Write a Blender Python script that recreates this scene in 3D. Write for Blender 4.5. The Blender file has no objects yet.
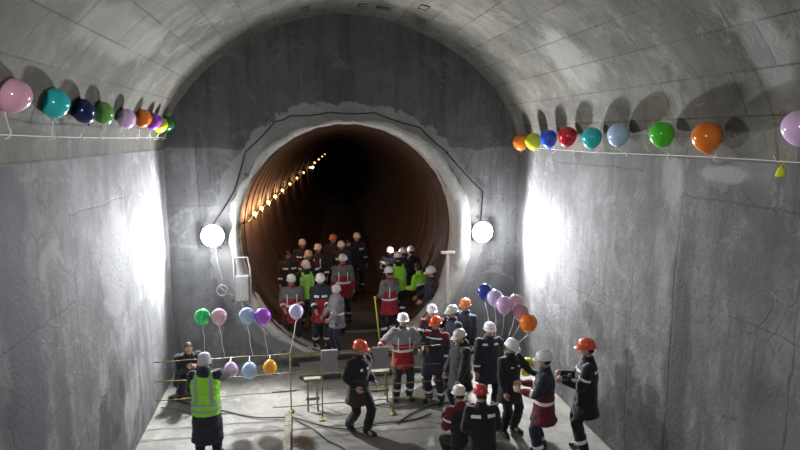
import bpy, bmesh, math, random
from mathutils import Vector, Matrix, Euler, noise
R = random.Random(7)
C = bpy.context.scene.collection
V = Vector
PI = math.pi

# ------------------------------------------------------------------ helpers
def tag(o, label=None, cat=None, group=None, kind=None):
    if label: o['label'] = label
    if cat: o['category'] = cat
    if group: o['group'] = group
    if kind: o['kind'] = kind
    return o

def empty(name, loc=(0, 0, 0), rz=0, label=None, cat=None, group=None):
    o = bpy.data.objects.new(name, None); C.objects.link(o)
    o.location = loc; o.rotation_euler = (0, 0, rz); o.empty_display_size = .2
    return tag(o, label, cat, group)

def obj(name, bm, mats, parent=None, smooth=True):
    me = bpy.data.meshes.new(name)
    bm.to_mesh(me); bm.free()
    if not isinstance(mats, (list, tuple)): mats = [mats]
    for m in mats: me.materials.append(m)
    if smooth:
        for p in me.polygons: p.use_smooth = True
    o = bpy.data.objects.new(name, me); C.objects.link(o)
    if parent: o.parent = parent
    return o

def obj_me(name, me, parent=None):
    o = bpy.data.objects.new(name, me); C.objects.link(o)
    if parent: o.parent = parent
    return o

def box(bm, lo, hi, mat=0, M=None):
    lo, hi = V(lo), V(hi)
    vs = []
    for x in (lo.x, hi.x):
        for y in (lo.y, hi.y):
            for z in (lo.z, hi.z):
                p = V((x, y, z)); vs.append(bm.verts.new(M @ p if M else p))
    fs = [(0, 1, 3, 2), (4, 6, 7, 5), (0, 4, 5, 1), (2, 3, 7, 6), (0, 2, 6, 4), (1, 5, 7, 3)]
    out = []
    for f in fs:
        fc = bm.faces.new([vs[i] for i in f]); fc.material_index = mat; out.append(fc)
    return vs, out

def frame_of(d):
    d = d.normalized()
    a = V((0, 0, 1)) if abs(d.z) < .9 else V((1, 0, 0))
    x = a.cross(d).normalized(); y = d.cross(x).normalized()
    return x, y

def loft(bm, rings, n=14, mat=0, cap=True):
    """rings: list of (centre, xaxis, yaxis, rx, ry[, power])"""
    prev = None; first = None
    for rg in rings:
        c, ax, ay, rx, ry = rg[:5]; pw = rg[5] if len(rg) > 5 else 1.0
        vs = []
        for i in range(n):
            a = 2 * PI * i / n
            ca, sa = math.cos(a), math.sin(a)
            ca = math.copysign(abs(ca) ** pw, ca); sa = math.copysign(abs(sa) ** pw, sa)
            vs.append(bm.verts.new(c + ax * (rx * ca) + ay * (ry * sa)))
        if prev:
            for i in range(n):
                f = bm.faces.new((prev[i], prev[(i + 1) % n], vs[(i + 1) % n], vs[i])); f.material_index = mat
        else: first = vs
        prev = vs
    if cap:
        f = bm.faces.new(list(reversed(first))); f.material_index = mat
        f = bm.faces.new(prev); f.material_index = mat

def tube(bm, pts, r, n=8, mat=0):
    pts = [V(p) for p in pts]
    rings = []
    x = y = None
    for i, p in enumerate(pts):
        d = (pts[min(i + 1, len(pts) - 1)] - pts[max(i - 1, 0)]).normalized()
        if x is None: x, y = frame_of(d)
        else:
            x = (x - d * x.dot(d)).normalized(); y = d.cross(x).normalized()
        rr = r[i] if isinstance(r, (list, tuple)) else r
        rings.append((p, x, y, rr, rr))
    loft(bm, rings, n, mat)

def limb(bm, a, b, ra, rb, n=12, mid=None, mat=0):
    """closed tapered limb with rounded ends"""
    a, b = V(a), V(b); d = (b - a); L = d.length; d.normalize(); x, y = frame_of(d)
    rg = [(a - d * ra * .8, x, y, ra * .45, ra * .45), (a - d * ra * .4, x, y, ra * .85, ra * .85), (a, x, y, ra, ra)]
    if mid: rg.append((a + d * L * .45, x, y, mid, mid))
    rg += [(b, x, y, rb, rb), (b + d * rb * .4, x, y, rb * .85, rb * .85), (b + d * rb * .8, x, y, rb * .45, rb * .45)]
    loft(bm, rg, n, mat)

def ellipsoid(bm, c, rx, ry, rz, n=14, m=10, M=None, mat=0):
    c = V(c); prev = None
    T = lambda p: M @ p if M else p
    top = bm.verts.new(T(c + V((0, 0, rz)))); rows = []
    for j in range(1, m):
        th = PI * j / m
        rows.append([bm.verts.new(T(c + V((rx * math.sin(th) * math.cos(2 * PI * i / n), ry * math.sin(th) * math.sin(2 * PI * i / n), rz * math.cos(th))))) for i in range(n)])
    bot = bm.verts.new(T(c - V((0, 0, rz))))
    for i in range(n):
        k = (i + 1) % n
        f = bm.faces.new((top, rows[0][i], rows[0][k])); f.material_index = mat
        f = bm.faces.new((bot, rows[-1][k], rows[-1][i])); f.material_index = mat
        for j in range(m - 2):
            f = bm.faces.new((rows[j][i], rows[j + 1][i], rows[j + 1][k], rows[j][k])); f.material_index = mat

def lathe(bm, prof, n=24, M=None, mat=0):
    T = lambda p: M @ p if M else p
    prev = None
    for (r, z) in prof:
        vs = [bm.verts.new(T(V((r * math.cos(2 * PI * i / n), r * math.sin(2 * PI * i / n), z)))) for i in range(n)]
        if prev:
            for i in range(n):
                f = bm.faces.new((prev[i], prev[(i + 1) % n], vs[(i + 1) % n], vs[i])); f.material_index = mat
        prev = vs

# ------------------------------------------------------------------ materials
class NT:
    def __init__(s, name):
        s.m = bpy.data.materials.new(name); s.m.use_nodes = True
        s.t = s.m.node_tree; s.n = s.t.nodes; s.b = s.n['Principled BSDF']
        s.co = s.n.new('ShaderNodeTexCoord').outputs['Object']
    def link(s, a, b): s.t.links.new(a, b)
    def val(s, node, inp, v):
        if hasattr(v, 'is_linked') or isinstance(v, bpy.types.NodeSocket): s.link(v, node.inputs[inp])
        else: node.inputs[inp].default_value = v
    def noise(s, scale, detail=4, rough=.55, co=None, stretch=None, loc=(0, 0, 0), dist=0):
        co = co or s.co
        if stretch or loc != (0, 0, 0):
            mp = s.n.new('ShaderNodeMapping'); s.link(co, mp.inputs['Vector'])
            mp.inputs['Scale'].default_value = stretch or (1, 1, 1); mp.inputs['Location'].default_value = loc
            co = mp.outputs[0]
        t = s.n.new('ShaderNodeTexNoise'); s.link(co, t.inputs['Vector'])
        t.inputs['Scale'].default_value = scale; t.inputs['Detail'].default_value = detail
        t.inputs['Roughness'].default_value = rough; t.inputs['Distortion'].default_value = dist
        return t.outputs['Fac']
    def math(s, op, a, b=0.0, clamp=False):
        m = s.n.new('ShaderNodeMath'); m.operation = op; m.use_clamp = clamp
        s.val(m, 0, a); s.val(m, 1, b); return m.outputs[0]
    def ramp(s, f, stops):
        r = s.n.new('ShaderNodeMapRange') if False else s.n.new('ShaderNodeValToRGB')
        s.link(f, r.inputs[0]); e = r.color_ramp.elements
        while len(e) < len(stops): e.new(.5)
        for i, (p, c) in enumerate(stops):
            e[i].position = p
            e[i].color = (c, c, c, 1) if isinstance(c, (int, float)) else (*c, 1)
        return r.outputs[0]
    def mix(s, f, a, b, mode='MIX'):
        m = s.n.new('ShaderNodeMix'); m.data_type = 'RGBA'; m.blend_type = mode
        s.val(m, 0, f)
        for i, v in ((6, a), (7, b)):
            if isinstance(v, bpy.types.NodeSocket): s.link(v, m.inputs[i])
            else: m.inputs[i].default_value = (*v, 1) if len(v) == 3 else v
        return m.outputs[2]
    def sep(s, co=None):
        x = s.n.new('ShaderNodeSeparateXYZ'); s.link(co or s.co, x.inputs[0]); return x.outputs
    def bump(s, h, strength=.3, dist=.02):
        b = s.n.new('ShaderNodeBump'); s.link(h, b.inputs['Height'])
        b.inputs['Strength'].default_value = strength; b.inputs['Distance'].default_value = dist
        s.link(b.outputs[0], s.b.inputs['Normal'])
    def color(s, c):
        if isinstance(c, bpy.types.NodeSocket): s.link(c, s.b.inputs['Base Color'])
        else: s.b.inputs['Base Color'].default_value = (*c, 1)
    def rough(s, v): s.b.inputs['Roughness'].default_value = v

def simple(name, col, rough=.6, metal=0, var=.15, scale=30, bump=.15, emit=0, coat=0):
    t = NT(name)
    n = t.noise(scale, 3)
    d = tuple(max(0, c * (1 - var)) for c in col); l = tuple(min(1, c * (1 + var)) for c in col)
    t.color(t.ramp(n, [(.3, d), (.7, l)])); t.rough(rough)
    t.b.inputs['Metallic'].default_value = metal
    t.b.inputs['Coat Weight'].default_value = coat
    if bump: t.bump(n, bump, .005)
    if emit:
        t.b.inputs['Emission Color'].default_value = (*col, 1); t.b.inputs['Emission Strength'].default_value = emit
    return t.m

def line_mask(t, wob, axis, val, w, other=None, lo=-99, hi=99):
    s = t.sep(); ax = 'XYZ'.index(axis)
    c = t.math('ADD', s[ax], wob)
    m = t.math('SUBTRACT', 1.0, t.math('DIVIDE', t.math('ABSOLUTE', t.math('SUBTRACT', c, val)), w), True)
    if other:
        o = s['XYZ'.index(other)]
        m = t.math('MULTIPLY', m, t.math('GREATER_THAN', o, lo)); m = t.math('MULTIPLY', m, t.math('LESS_THAN', o, hi))
    return m

def patch_mask(t, centre, radii, soft=.35, ns=None):
    """irregular blot with a shape of its own"""
    s = t.sep(); acc = None
    for i, (c, r) in enumerate(zip(centre, radii)):
        if r is None: continue
        q = t.math('POWER', t.math('ABSOLUTE', t.math('DIVIDE', t.math('SUBTRACT', s[i], c), r)), 2.0)
        acc = q if acc is None else t.math('ADD', acc, q)
    d = t.math('SQRT', acc)
    d = t.math('ADD', d, t.math('MULTIPLY', t.math('SUBTRACT', ns, .5), 1.6))
    return t.math('DIVIDE', t.math('SUBTRACT', 1.0, d), soft, True)

def concrete(name, base, joints=(), patches=(), seed=0, streak=True, contrast=1.0, grid=None, bumps=.5, rough=.85, cracks=True):
    t = NT(name)
    big = t.noise(.55, 6, .6, loc=(seed, seed * 2, 0), dist=.6)
    mid = t.noise(3.1, 12, .72, loc=(seed, 0, seed))
    fine = t.noise(22, 5, .7)
    pits = t.noise(7, 3, .6, loc=(seed, 3, 7)); scar = t.noise(1.1, 9, .75, loc=(7, seed, 1), dist=1.5)
    k = contrast
    col = t.mix(t.ramp(big, [(.32, 0.0), (.68, 1.0)]), tuple(c * (1 - .30 * k) for c in base), tuple(c * (1 + .22 * k) for c in base))
    col = t.mix(t.ramp(mid, [(.35, 0.0), (.65, 1.0)]), t.mix(1.0, col, tuple([1 - .22 * k] * 3), 'MULTIPLY'), col)
    if streak:
        st = t.noise(2.2, 6, .6, stretch=(1.6, 1.6, .16), loc=(seed, seed, 0))
        col = t.mix(t.ramp(st, [(.47, 0.0), (.66, .75)]), col, tuple(c * .45 for c in base))
        st2 = t.noise(5, 4, .5, stretch=(1.5, 1.5, .12), loc=(0, seed, 3))
        col = t.mix(t.ramp(st2, [(.6, 0.0), (.75, .35)]), col, tuple(min(1, c * 1.5) for c in base))
    col = t.mix(t.ramp(pits, [(.66, 0.0), (.74, .6)]), col, tuple(c * .3 for c in base))
    col = t.mix(t.ramp(scar, [(.56, 0.0), (.60, .45)]), col, tuple(min(1, c * 1.45) for c in base))
    col = t.mix(t.ramp(scar, [(.38, .5), (.43, 0.0)]), col, tuple(c * .5 for c in base))
    blot = t.noise(1.3, 5, .6, loc=(seed + 5, 1, 2))
    for (c, r, pc, amt) in patches:
        m = t.math('MULTIPLY', patch_mask(t, c, r, .35, blot), amt)
        col = t.mix(m, col, pc)
    col = t.mix(t.ramp(fine, [(.3, .22), (.55, 0.0)]), col, tuple(c * .5 for c in base))
    h = t.math('ADD', t.math('MULTIPLY', mid, .6), t.math('MULTIPLY', fine, .25))
    wob = t.math('MULTIPLY', t.math('SUBTRACT', t.noise(2.2, 5, .7), .5), .16)
    for j in joints:
        m = line_mask(t, wob, *j)
        m = t.math('MULTIPLY', m, t.ramp(mid, [(.38, .1), (.55, 1.0)]))
        col = t.mix(t.math('MULTIPLY', m, .62), col, tuple(c * .2 for c in base))
        h = t.math('SUBTRACT', h, t.math('MULTIPLY', m, .14))
    if cracks:
        nv = t.n.new('ShaderNodeTexNoise'); t.link(t.co, nv.inputs['Vector']); nv.inputs['Scale'].default_value = 1.6; nv.inputs['Detail'].default_value = 6
        av = t.n.new('ShaderNodeVectorMath'); av.operation = 'MULTIPLY_ADD'; t.link(nv.outputs['Color'], av.inputs[0]); av.inputs[1].default_value = (.7, .7, .7); t.link(t.co, av.inputs[2])
        vo = t.n.new('ShaderNodeTexVoronoi'); vo.feature = 'DISTANCE_TO_EDGE'; vo.inputs['Scale'].default_value = .62; t.link(av.outputs[0], vo.inputs['Vector'])
        cm = t.math('SUBTRACT', 1.0, t.math('DIVIDE', vo.outputs['Distance'], .010), True)
        cm = t.math('MULTIPLY', cm, t.ramp(t.noise(.9, 3, .6, loc=(seed, 8, 8)), [(.50, 0.0), (.60, 1.0)]))
        col = t.mix(t.math('MULTIPLY', cm, .45), col, tuple(c * .2 for c in base)); h = t.math('SUBTRACT', h, t.math('MULTIPLY', cm, .10))
    if grid:
        uv = t.n.new('ShaderNodeTexCoord').outputs['UV']
        br = t.n.new('ShaderNodeTexBrick'); t.link(uv, br.inputs['Vector'])
        br.inputs['Scale'].default_value = 1; br.inputs['Brick Width'].default_value = grid[0]; br.inputs['Row Height'].default_value = grid[1]
        br.inputs['Mortar Size'].default_value = .016; br.inputs['Mortar Smooth'].default_value = .6
        br.inputs['Color1'].default_value = (.72, .71, .68, 1); br.inputs['Color2'].default_value = (1, 1, 1, 1); br.inputs['Mortar'].default_value = (.42, .41, .38, 1)
        gm = t.ramp(t.noise(1.1, 4, .6, loc=(3, 3, 3)), [(.38, .35), (.54, 1.0)])
        col = t.mix(gm, col, t.mix(1.0, col, br.outputs['Color'], 'MULTIPLY'))
    t.color(col); t.rough(rough); t.bump(h, bumps, .04)
    return t

XL, XR, YB, YN = -2.83, 4.98, 13.2, -4.5
CX = (XL + XR) / 2
A0 = (XR - XL) / 2
ZS, RISE, PW = 4.9, 2.86, 1.75
TCX, TCZ, TR = 1.06, 3.0, 2.48
def oval(cx, cz, r, a):
    return cx + r * math.cos(a), cz + r * math.sin(a) * (1.19 if math.sin(a) < 0 else 1)

GREY = (.235, .235, .232)
m_left = concrete('concrete_left', (.22, .22, .222), seed=1, contrast=1.8, bumps=.8,
    joints=[('Y', 10.3, .022, 'Z', -1, 4.7), ('Y', 7.82, .025, 'Z', -1, 4.25), ('Z', 4.22, .02, 'Y', 7.8, 10.5),
            ('Z', 3.12, .022, 'Y', -4, 7.8), ('Y', 4.6, .025, 'Z', -1, 5)],
    patches=[((0, 6.3, 2.6), (None, .5, 3.2), (.06, .065, .075), .9), ((0, 9.1, .6), (None, .38, 1.9), (.06, .06, .06), .85),
             ((0, 9.5, 3.4), (None, .7, 1.2), (.36, .36, .37), .5), ((0, 7.15, 1.0), (None, .3, 2.2), (.07, .07, .075), .75),
             ((0, 10.9, 1.6), (None, .18, 1.2), (.10, .10, .10), .6)]).m
m_right = concrete('concrete_right', (.17, .17, .172), seed=9, contrast=1.8, bumps=.8,
    joints=[('Y', 10.8, .022, 'Z', -1, 4.5), ('Y', 7.1, .03, 'Z', -1, 4.4), ('Y', 8.12, .02, 'Z', -1, 3.2),
            ('Z', 4.42, .022, 'Y', -4, 7.1), ('Z', 4.70, .03, 'Y', 8, 11.3), ('Z', 3.06, .02, 'Y', -4, 6), ('Y', 5.1, .025, 'Z', -1, 4.4), ('Z', 2.35, .018, 'Y', 8.1, 10.4)],
    patches=[((0, 6.95, 1.8), (None, .32, 2.6), (.05, .05, .05), .85), ((0, 9.0, 2.1), (None, .5, .25), (.10, .10, .10), .6),
             ((0, 7.3, 4.5), (None, .3, .5), (.34, .34, .35), .6), ((0, 5.9, 3.6), (None, .3, .3), (.1, .1, .1), .7),
             ((0, 6.3, 4.75), (None, .5, .12), (.36, .36, .35), .6), ((0, 5.0, 1.6), (None, .8, 1.0), (.12, .12, .125), .7)]).m
m_vault = concrete('concrete_vault', (.165, .158, .130), seed=4, streak=False, grid=(1.3, .52), contrast=1.8, bumps=.9,
    joints=[('Y', 5.55, .035, 'X', 3.2, 9), ('Y', 8.4, .02, 'X', -9, 0), ('Y', 10.6, .022, 'X', 1.6, 9), ('Y', 11.9, .018)],
    patches=[((4.2, 9.0, 6.2), (.7, .8, .9), (.38, .38, .37), .6), ((-2.2, 8.0, 6.4), (.8, 2.0, .3), (.33, .33, .30), .5),
             ((4.5, 5.3, 6.0), (.5, .35, .8), (.36, .36, .36), .5)]).m
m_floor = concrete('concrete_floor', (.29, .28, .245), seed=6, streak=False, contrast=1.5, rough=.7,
    joints=[('X', -.9, .02, 'Y', -9, 9.9), ('Y', 10.05, .015, 'X', -3, 0.6)],
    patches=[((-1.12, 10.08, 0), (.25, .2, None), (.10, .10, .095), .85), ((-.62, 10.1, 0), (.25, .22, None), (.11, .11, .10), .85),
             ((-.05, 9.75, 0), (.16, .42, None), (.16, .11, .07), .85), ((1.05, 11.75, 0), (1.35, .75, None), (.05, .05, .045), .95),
             ((1.2, 9.3, 0), (1.1, .4, None), (.2, .2, .19), .6), ((3.0, 8.3, 0), (2.0, 1.0, None), (.22, .22, .21), .6)]).m  # both patches here: shadow of the people painted into the floor colour

def back_material():
    t = concrete('concrete_headwall', (.24, .245, .25), seed=12, contrast=.9,
                 joints=[('X', -1.75, .02, 'Z', 3.6, 4.8), ('X', -1.85, .012, 'Z', 3.6, 4.9), ('X', -1.66, .012, 'Z', 3.8, 4.8), ('X', -1.95, .012, 'Z', 3.9, 4.9), ('X', 4.1, .012, 'Z', 3.8, 4.8), ('X', 4.35, .012, 'Z', 3.7, 4.6), ('Z', 3.7, .015, 'X', -2.9, -1.4), ('X', 4.2, .015, 'Z', 3.6, 4.6), ('X', 4.5, .015, 'Z', 3.7, 4.6), ('X', -1.55, .015, 'Z', 3.7, 4.8),
                         ('X', -2.2, .03, 'Z', 3.4, 5.0)])
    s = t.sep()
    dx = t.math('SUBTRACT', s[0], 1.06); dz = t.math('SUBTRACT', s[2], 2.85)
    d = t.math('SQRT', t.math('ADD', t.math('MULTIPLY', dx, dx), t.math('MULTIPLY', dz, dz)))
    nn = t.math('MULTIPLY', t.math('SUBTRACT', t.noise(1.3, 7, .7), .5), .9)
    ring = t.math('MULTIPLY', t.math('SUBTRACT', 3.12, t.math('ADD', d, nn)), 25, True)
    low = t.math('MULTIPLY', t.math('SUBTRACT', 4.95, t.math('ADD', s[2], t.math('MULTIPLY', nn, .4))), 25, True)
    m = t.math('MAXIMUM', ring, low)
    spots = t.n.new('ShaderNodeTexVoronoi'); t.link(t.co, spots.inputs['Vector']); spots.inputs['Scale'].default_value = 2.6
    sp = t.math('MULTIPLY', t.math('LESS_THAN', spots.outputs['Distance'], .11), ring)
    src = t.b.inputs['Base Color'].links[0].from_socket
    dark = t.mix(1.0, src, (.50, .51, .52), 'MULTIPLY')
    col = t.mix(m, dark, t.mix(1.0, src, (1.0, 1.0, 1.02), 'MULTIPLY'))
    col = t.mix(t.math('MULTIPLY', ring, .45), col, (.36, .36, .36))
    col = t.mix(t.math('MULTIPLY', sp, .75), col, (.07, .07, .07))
    t.color(col)
    return t.m
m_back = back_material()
m_rim = concrete('concrete_rim', (.60, .60, .57), seed=3, streak=False, contrast=.6).m
m_step = concrete('concrete_step', (.15, .145, .13), seed=8, streak=False).m

def tunnel_material():
    t = NT('tunnel_lining')
    n = t.noise(1.4, 6, .65); f = t.noise(9, 5, .6)
    col = t.ramp(n, [(.3, (.040, .029, .026)), (.55, (.075, .050, .042)), (.75, (.12, .08, .066))])
    col = t.mix(t.ramp(f, [(.35, .5), (.6, 0.0)]), col, (.035, .028, .026))
    t.color(col); t.rough(.62); t.bump(f, .3, .02)
    return t.m
m_tun = tunnel_material()

def cloth(name, col, var=.25, rough=.85):
    t = NT(name)
    n = t.noise(9, 4, .6); f = t.noise(220, 2, .5)
    t.color(t.ramp(n, [(.3, tuple(c * (1 - var) for c in col)), (.7, tuple(c * (1 + var) for c in col))]))
    t.rough(rough); t.b.inputs['Sheen Weight'].default_value = .15
    t.bump(t.math('ADD', n, t.math('MULTIPLY', f, .1)), .35, .012)
    return t.m
CL = dict(
    navy=cloth('navy_cloth', (.018, .021, .038)), black=cloth('black_cloth', (.010, .010, .012)),
    charcoal=cloth('charcoal_cloth', (.018, .018, .020)), grey=cloth('grey_cloth', (.17, .17, .18)),
    lightgrey=cloth('light_grey_cloth', (.27, .27, .29)), red=cloth('red_cloth', (.32, .014, .024)),
    maroon=cloth('maroon_cloth', (.13, .012, .02)), brown=cloth('dark_brown_cloth', (.03, .022, .02)),
    lime=cloth('lime_vest_cloth', (.33, .85, .05), .1), slate=cloth('slate_cloth', (.022, .026, .045)),
    reflect=simple('reflective_tape', (.86, .87, .88), .35, 0, .05), greyband=simple('grey_tape', (.38, .43, .44), .4, 0, .08),
    knit=cloth('pale_knit', (.55, .56, .60), .12), orange=cloth('orange_cloth', (.75, .22, .05)))
SKIN = simple('skin', (.50, .30, .22), .5, 0, .08, 20, .05)
SKIN2 = simple('lips', (.36, .14, .12), .45, 0, .05)
EYEW = simple('eye_white', (.75, .73, .70), .3, 0, .03)
EYED = simple('eye_iris', (.03, .02, .015), .2, 0, .05)
HAIRD = simple('dark_hair', (.018, .013, .010), .6, 0, .3, 60, .3)
HAIRG = simple('grey_hair', (.35, .34, .33), .6, 0, .3, 60, .3)
BOOT = simple('black_boot', (.012, .011, .010), .5, 0, .3, 20, .2)
HEL = {k: simple(k + '_helmet_plastic', c, .3, 0, .04, 6, .02, coat=.3) for k, c in dict(
    white=(.80, .80, .80), orangered=(.72, .10, .035), red=(.50, .03, .025), orange=(.78, .25, .08), greenish=(.62, .68, .60), offwhite=(.66, .62, .54), pinkish=(.72, .58, .55)).items()}
DARKP = simple('dark_plastic', (.02, .02, .022), .4)

# ------------------------------------------------------------------ the setting
def arch_pt(a, y):
    c, s = math.cos(a), math.sin(a)
    return V((CX + A0 * math.copysign(abs(c) ** (2 / PW), c), y, ZS + RISE * abs(s) ** (2 / PW)))

def grid_face(bm, fn, nu, nv, uvfn=None):
    uvl = bm.loops.layers.uv.verify()
    vs = [[bm.verts.new(fn(u / nu, v / nv)) for v in range(nv + 1)] for u in range(nu + 1)]
    for u in range(nu):
        for v in range(nv):
            f = bm.faces.new((vs[u][v], vs[u + 1][v], vs[u + 1][v + 1], vs[u][v + 1]))
            if uvfn:
                for l, (a, b) in zip(f.loops, ((u, v), (u + 1, v), (u + 1, v + 1), (u, v + 1))): l[uvl].uv = uvfn(a / nu, b / nv)
    return vs

def solid(o, t, off=-1):
    m = o.modifiers.new('thick', 'SOLIDIFY'); m.thickness = t; m.offset = off; m.use_rim = False; return o

def rough_disp(p, amp=.02, sc=1.5):
    return noise.noise(p * sc) * amp + noise.noise(p * sc * 3.1) * amp * .45

bm = bmesh.new()
def skin_off(p):
    return .03 + rough_disp(V((p.x, p.y, p.z)), .022, .95)
def wl(u, v):
    y = YN + (YB + .05 - YN) * u; z = -.05 + (ZS + .05) * v
    return V((XL - skin_off(V((XL, y, z))), y, z))
grid_face(bm, wl, 120, 50)
o = obj('wall_left', bm, m_left); tag(o, kind='structure'); solid(o, .3, -1)
bm = bmesh.new()
def wr(u, v):
    y = YN + (YB + .05 - YN) * u; z = -.05 + (ZS + .05) * v
    return V((XR + skin_off(V((XR, y, z))), y, z))
grid_face(bm, wr, 120, 50)
o = obj('wall_right', bm, m_right); tag(o, kind='structure'); solid(o, .3, 1)
bm = bmesh.new()
# arc-length table for even uv
_N = 400; _acc = [0]
for i in range(_N): _acc.append(_acc[-1] + (arch_pt(PI * (i + 1) / _N, 0) - arch_pt(PI * i / _N, 0)).length)
def arc_a(f):
    tgt = f * _acc[-1]
    for i in range(_N):
        if _acc[i + 1] >= tgt:
            return PI * (i + (tgt - _acc[i]) / max(1e-9, _acc[i + 1] - _acc[i])) / _N
    return PI
_as = [arc_a(j / 64) for j in range(65)]
def va(u, v):
    y = YN + (YB + .05 - YN) * u; a = _as[round(v * 64)]
    p = arch_pt(a, y); n = (V((CX, y, ZS)) - p); n.y = 0
    if n.length > 0: n.normalize()
    return p - n * skin_off(p)
grid_face(bm, va, 120, 64, lambda u, v: ((YB - YN) * u, _acc[-1] * v))
o = obj('ceiling', bm, m_vault); tag(o, 'rough grey barrel vaulted concrete ceiling', kind='structure'); solid(o, .3, 1)

bm = bmesh.new()
def fl(u, v):
    x = XL - .2 + (XR - XL + .4) * u; y = YN + (YB + .3 - YN) * v
    return V((x, y, rough_disp(V((x, y, 3)), .012, 1.2) - .008))
grid_face(bm, fl, 60, 110)
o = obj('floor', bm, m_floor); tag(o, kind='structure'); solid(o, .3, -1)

# headwall with the round opening
bm = bmesh.new(); N = 96
def edge_pt(a):
    c, s = math.cos(a), math.sin(a); best = 1e9
    for (lim, comp) in ((XL - .3 - TCX, c), (XR + .3 - TCX, c), (-.2 - TCZ, s), (8.1 - TCZ, s)):
        if abs(comp) > 1e-6 and lim / comp > 0: best = min(best, lim / comp)
    return best
rows = []
for i in range(N):
    a = 2 * PI * i / N; e = edge_pt(a); row = []
    r0 = 2.50 + .02 * noise.noise(V((math.cos(a) * 4, math.sin(a) * 4, 0)))
    for k in range(15):
        r = r0 + (e - r0) * (k / 14) ** 1.2
        q = 1 + .19 * (1 - k / 14) * (math.sin(a) < 0); p = V((TCX + r * math.cos(a), YB, TCZ + (r if r < e else e) * math.sin(a) * min(q, (TCZ + .2) / max(.01, -r * math.sin(a))) if math.sin(a) < 0 else TCZ + r * math.sin(a)))
        p.y = YB + rough_disp(p, .03, 1.3)
        row.append(bm.verts.new(p))
    rows.append(row)
for i in range(N):
    for k in range(14):
        bm.faces.new((rows[i][k], rows[i][k + 1], rows[(i + 1) % N][k + 1], rows[(i + 1) % N][k]))
bmesh.ops.recalc_face_normals(bm, faces=bm.faces)
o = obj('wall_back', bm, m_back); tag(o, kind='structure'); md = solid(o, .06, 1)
bm = bmesh.new(); box(bm, (XL - .3, YN - .3, -.2), (XR + .3, YN, 8.1))
o = obj('wall_near', bm, m_back, smooth=False); tag(o, kind='structure')

# ragged pale rim around the mouth
bm = bmesh.new(); N = 160; secs = []
for i in range(N):
    a = 2 * PI * i / N; c, s = math.cos(a), math.sin(a)
    nz = noise.noise(V((c * 5, s * 5, 1))) * .10 + noise.noise(V((c * 16, s * 16, 5))) * .06
    side = abs(c) * (1.5 if c > 0 else .7)
    ro = 2.53 + .20 * side + nz * (.6 + .5 * abs(c)); ri = TR - .03 + .3 * abs(nz)
    yo = YB - .10 - .05 * side + nz * .5
    pts = [(ri, YB + .5), (ri, YB - .06), (ri + .03, yo), (ro - .03, yo + .01), (ro, YB + .12), (ro, YB + .5)]
    secs.append([bm.verts.new((oval(TCX, TCZ, r, a)[0], y, oval(TCX, TCZ, r, a)[1])) for r, y in pts])
for i in range(N):
    for k in range(5):
        bm.faces.new((secs[i][k], secs[i][k + 1], secs[(i + 1) % N][k + 1], secs[(i + 1) % N][k]))
bmesh.ops.recalc_face_normals(bm, faces=bm.faces)
o = obj('trim_1', bm, m_rim); tag(o, 'ragged pale broken concrete rim around the tunnel mouth', kind='structure')

# ribbed tunnel lining
def tc(y):
    s = max(0, y - YB); return V((TCX + .06 * s, y, TCZ - .015 * s))
bm = bmesh.new(); N = 72; prev = None
ys = []
y = YB + .02; k = 0
while y < 108:
    ys += [(y, TR - .022), (y + .10, TR - .022), (y + .13, TR), (y + .87, TR), (y + .9, TR - .022)] if y < 45 else [(y, TR - .022), (y + .2, TR - .022), (y + .26, TR), (y + 1.8, TR)]
    y += 1.0 if y < 45 else 2.0
for (yy, r) in ys:
    c = tc(yy)
    row = [bm.verts.new((oval(c.x, c.z, r, 2 * PI * i / N)[0], yy, oval(c.x, c.z, r, 2 * PI * i / N)[1])) for i in range(N)]
    if prev:
        for i in range(N): bm.faces.new((prev[i], row[i], row[(i + 1) % N], prev[(i + 1) % N]))
    prev = row
bm.faces.new(prev)
o = obj('wall_tunnel', bm, m_tun, smooth=False); tag(o, 'dark rust brown ribbed lining of the round tunnel', kind='structure')
bm = bmesh.new()
def tf(y): return .2 if y < 14.6 else .38 - .015 * (y - 14.6)
vs = []
for yy in [12.95, 14.6, 14.61, 30, 60, 107]:
    z = .2 if yy <= 14.6 else tf(yy); c = tc(yy); hw = TR * math.sqrt(max(.05, 1 - ((c.z - z) / (TR * 1.19)) ** 2)) + .05
    if yy == 12.95: hw = 1.35
    vs.append([bm.verts.new((c.x + s * hw, yy, z)) for s in (-1, -.5, 0, .5, 1)])
for i in range(5):
    for k in range(4): bm.faces.new((vs[i][k], vs[i][k + 1], vs[i + 1][k + 1], vs[i + 1][k]))
# front riser
lo = [bm.verts.new((v.co.x, v.co.y, -.02)) for v in vs[0]]
for k in range(4): bm.faces.new((lo[k], lo[k + 1], vs[0][k + 1], vs[0][k]))
o = obj('floor_tunnel', bm, concrete('tunnel_floor_concrete', (.07, .062, .055), seed=8, streak=False).m, smooth=False); tag(o, kind='structure')

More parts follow.
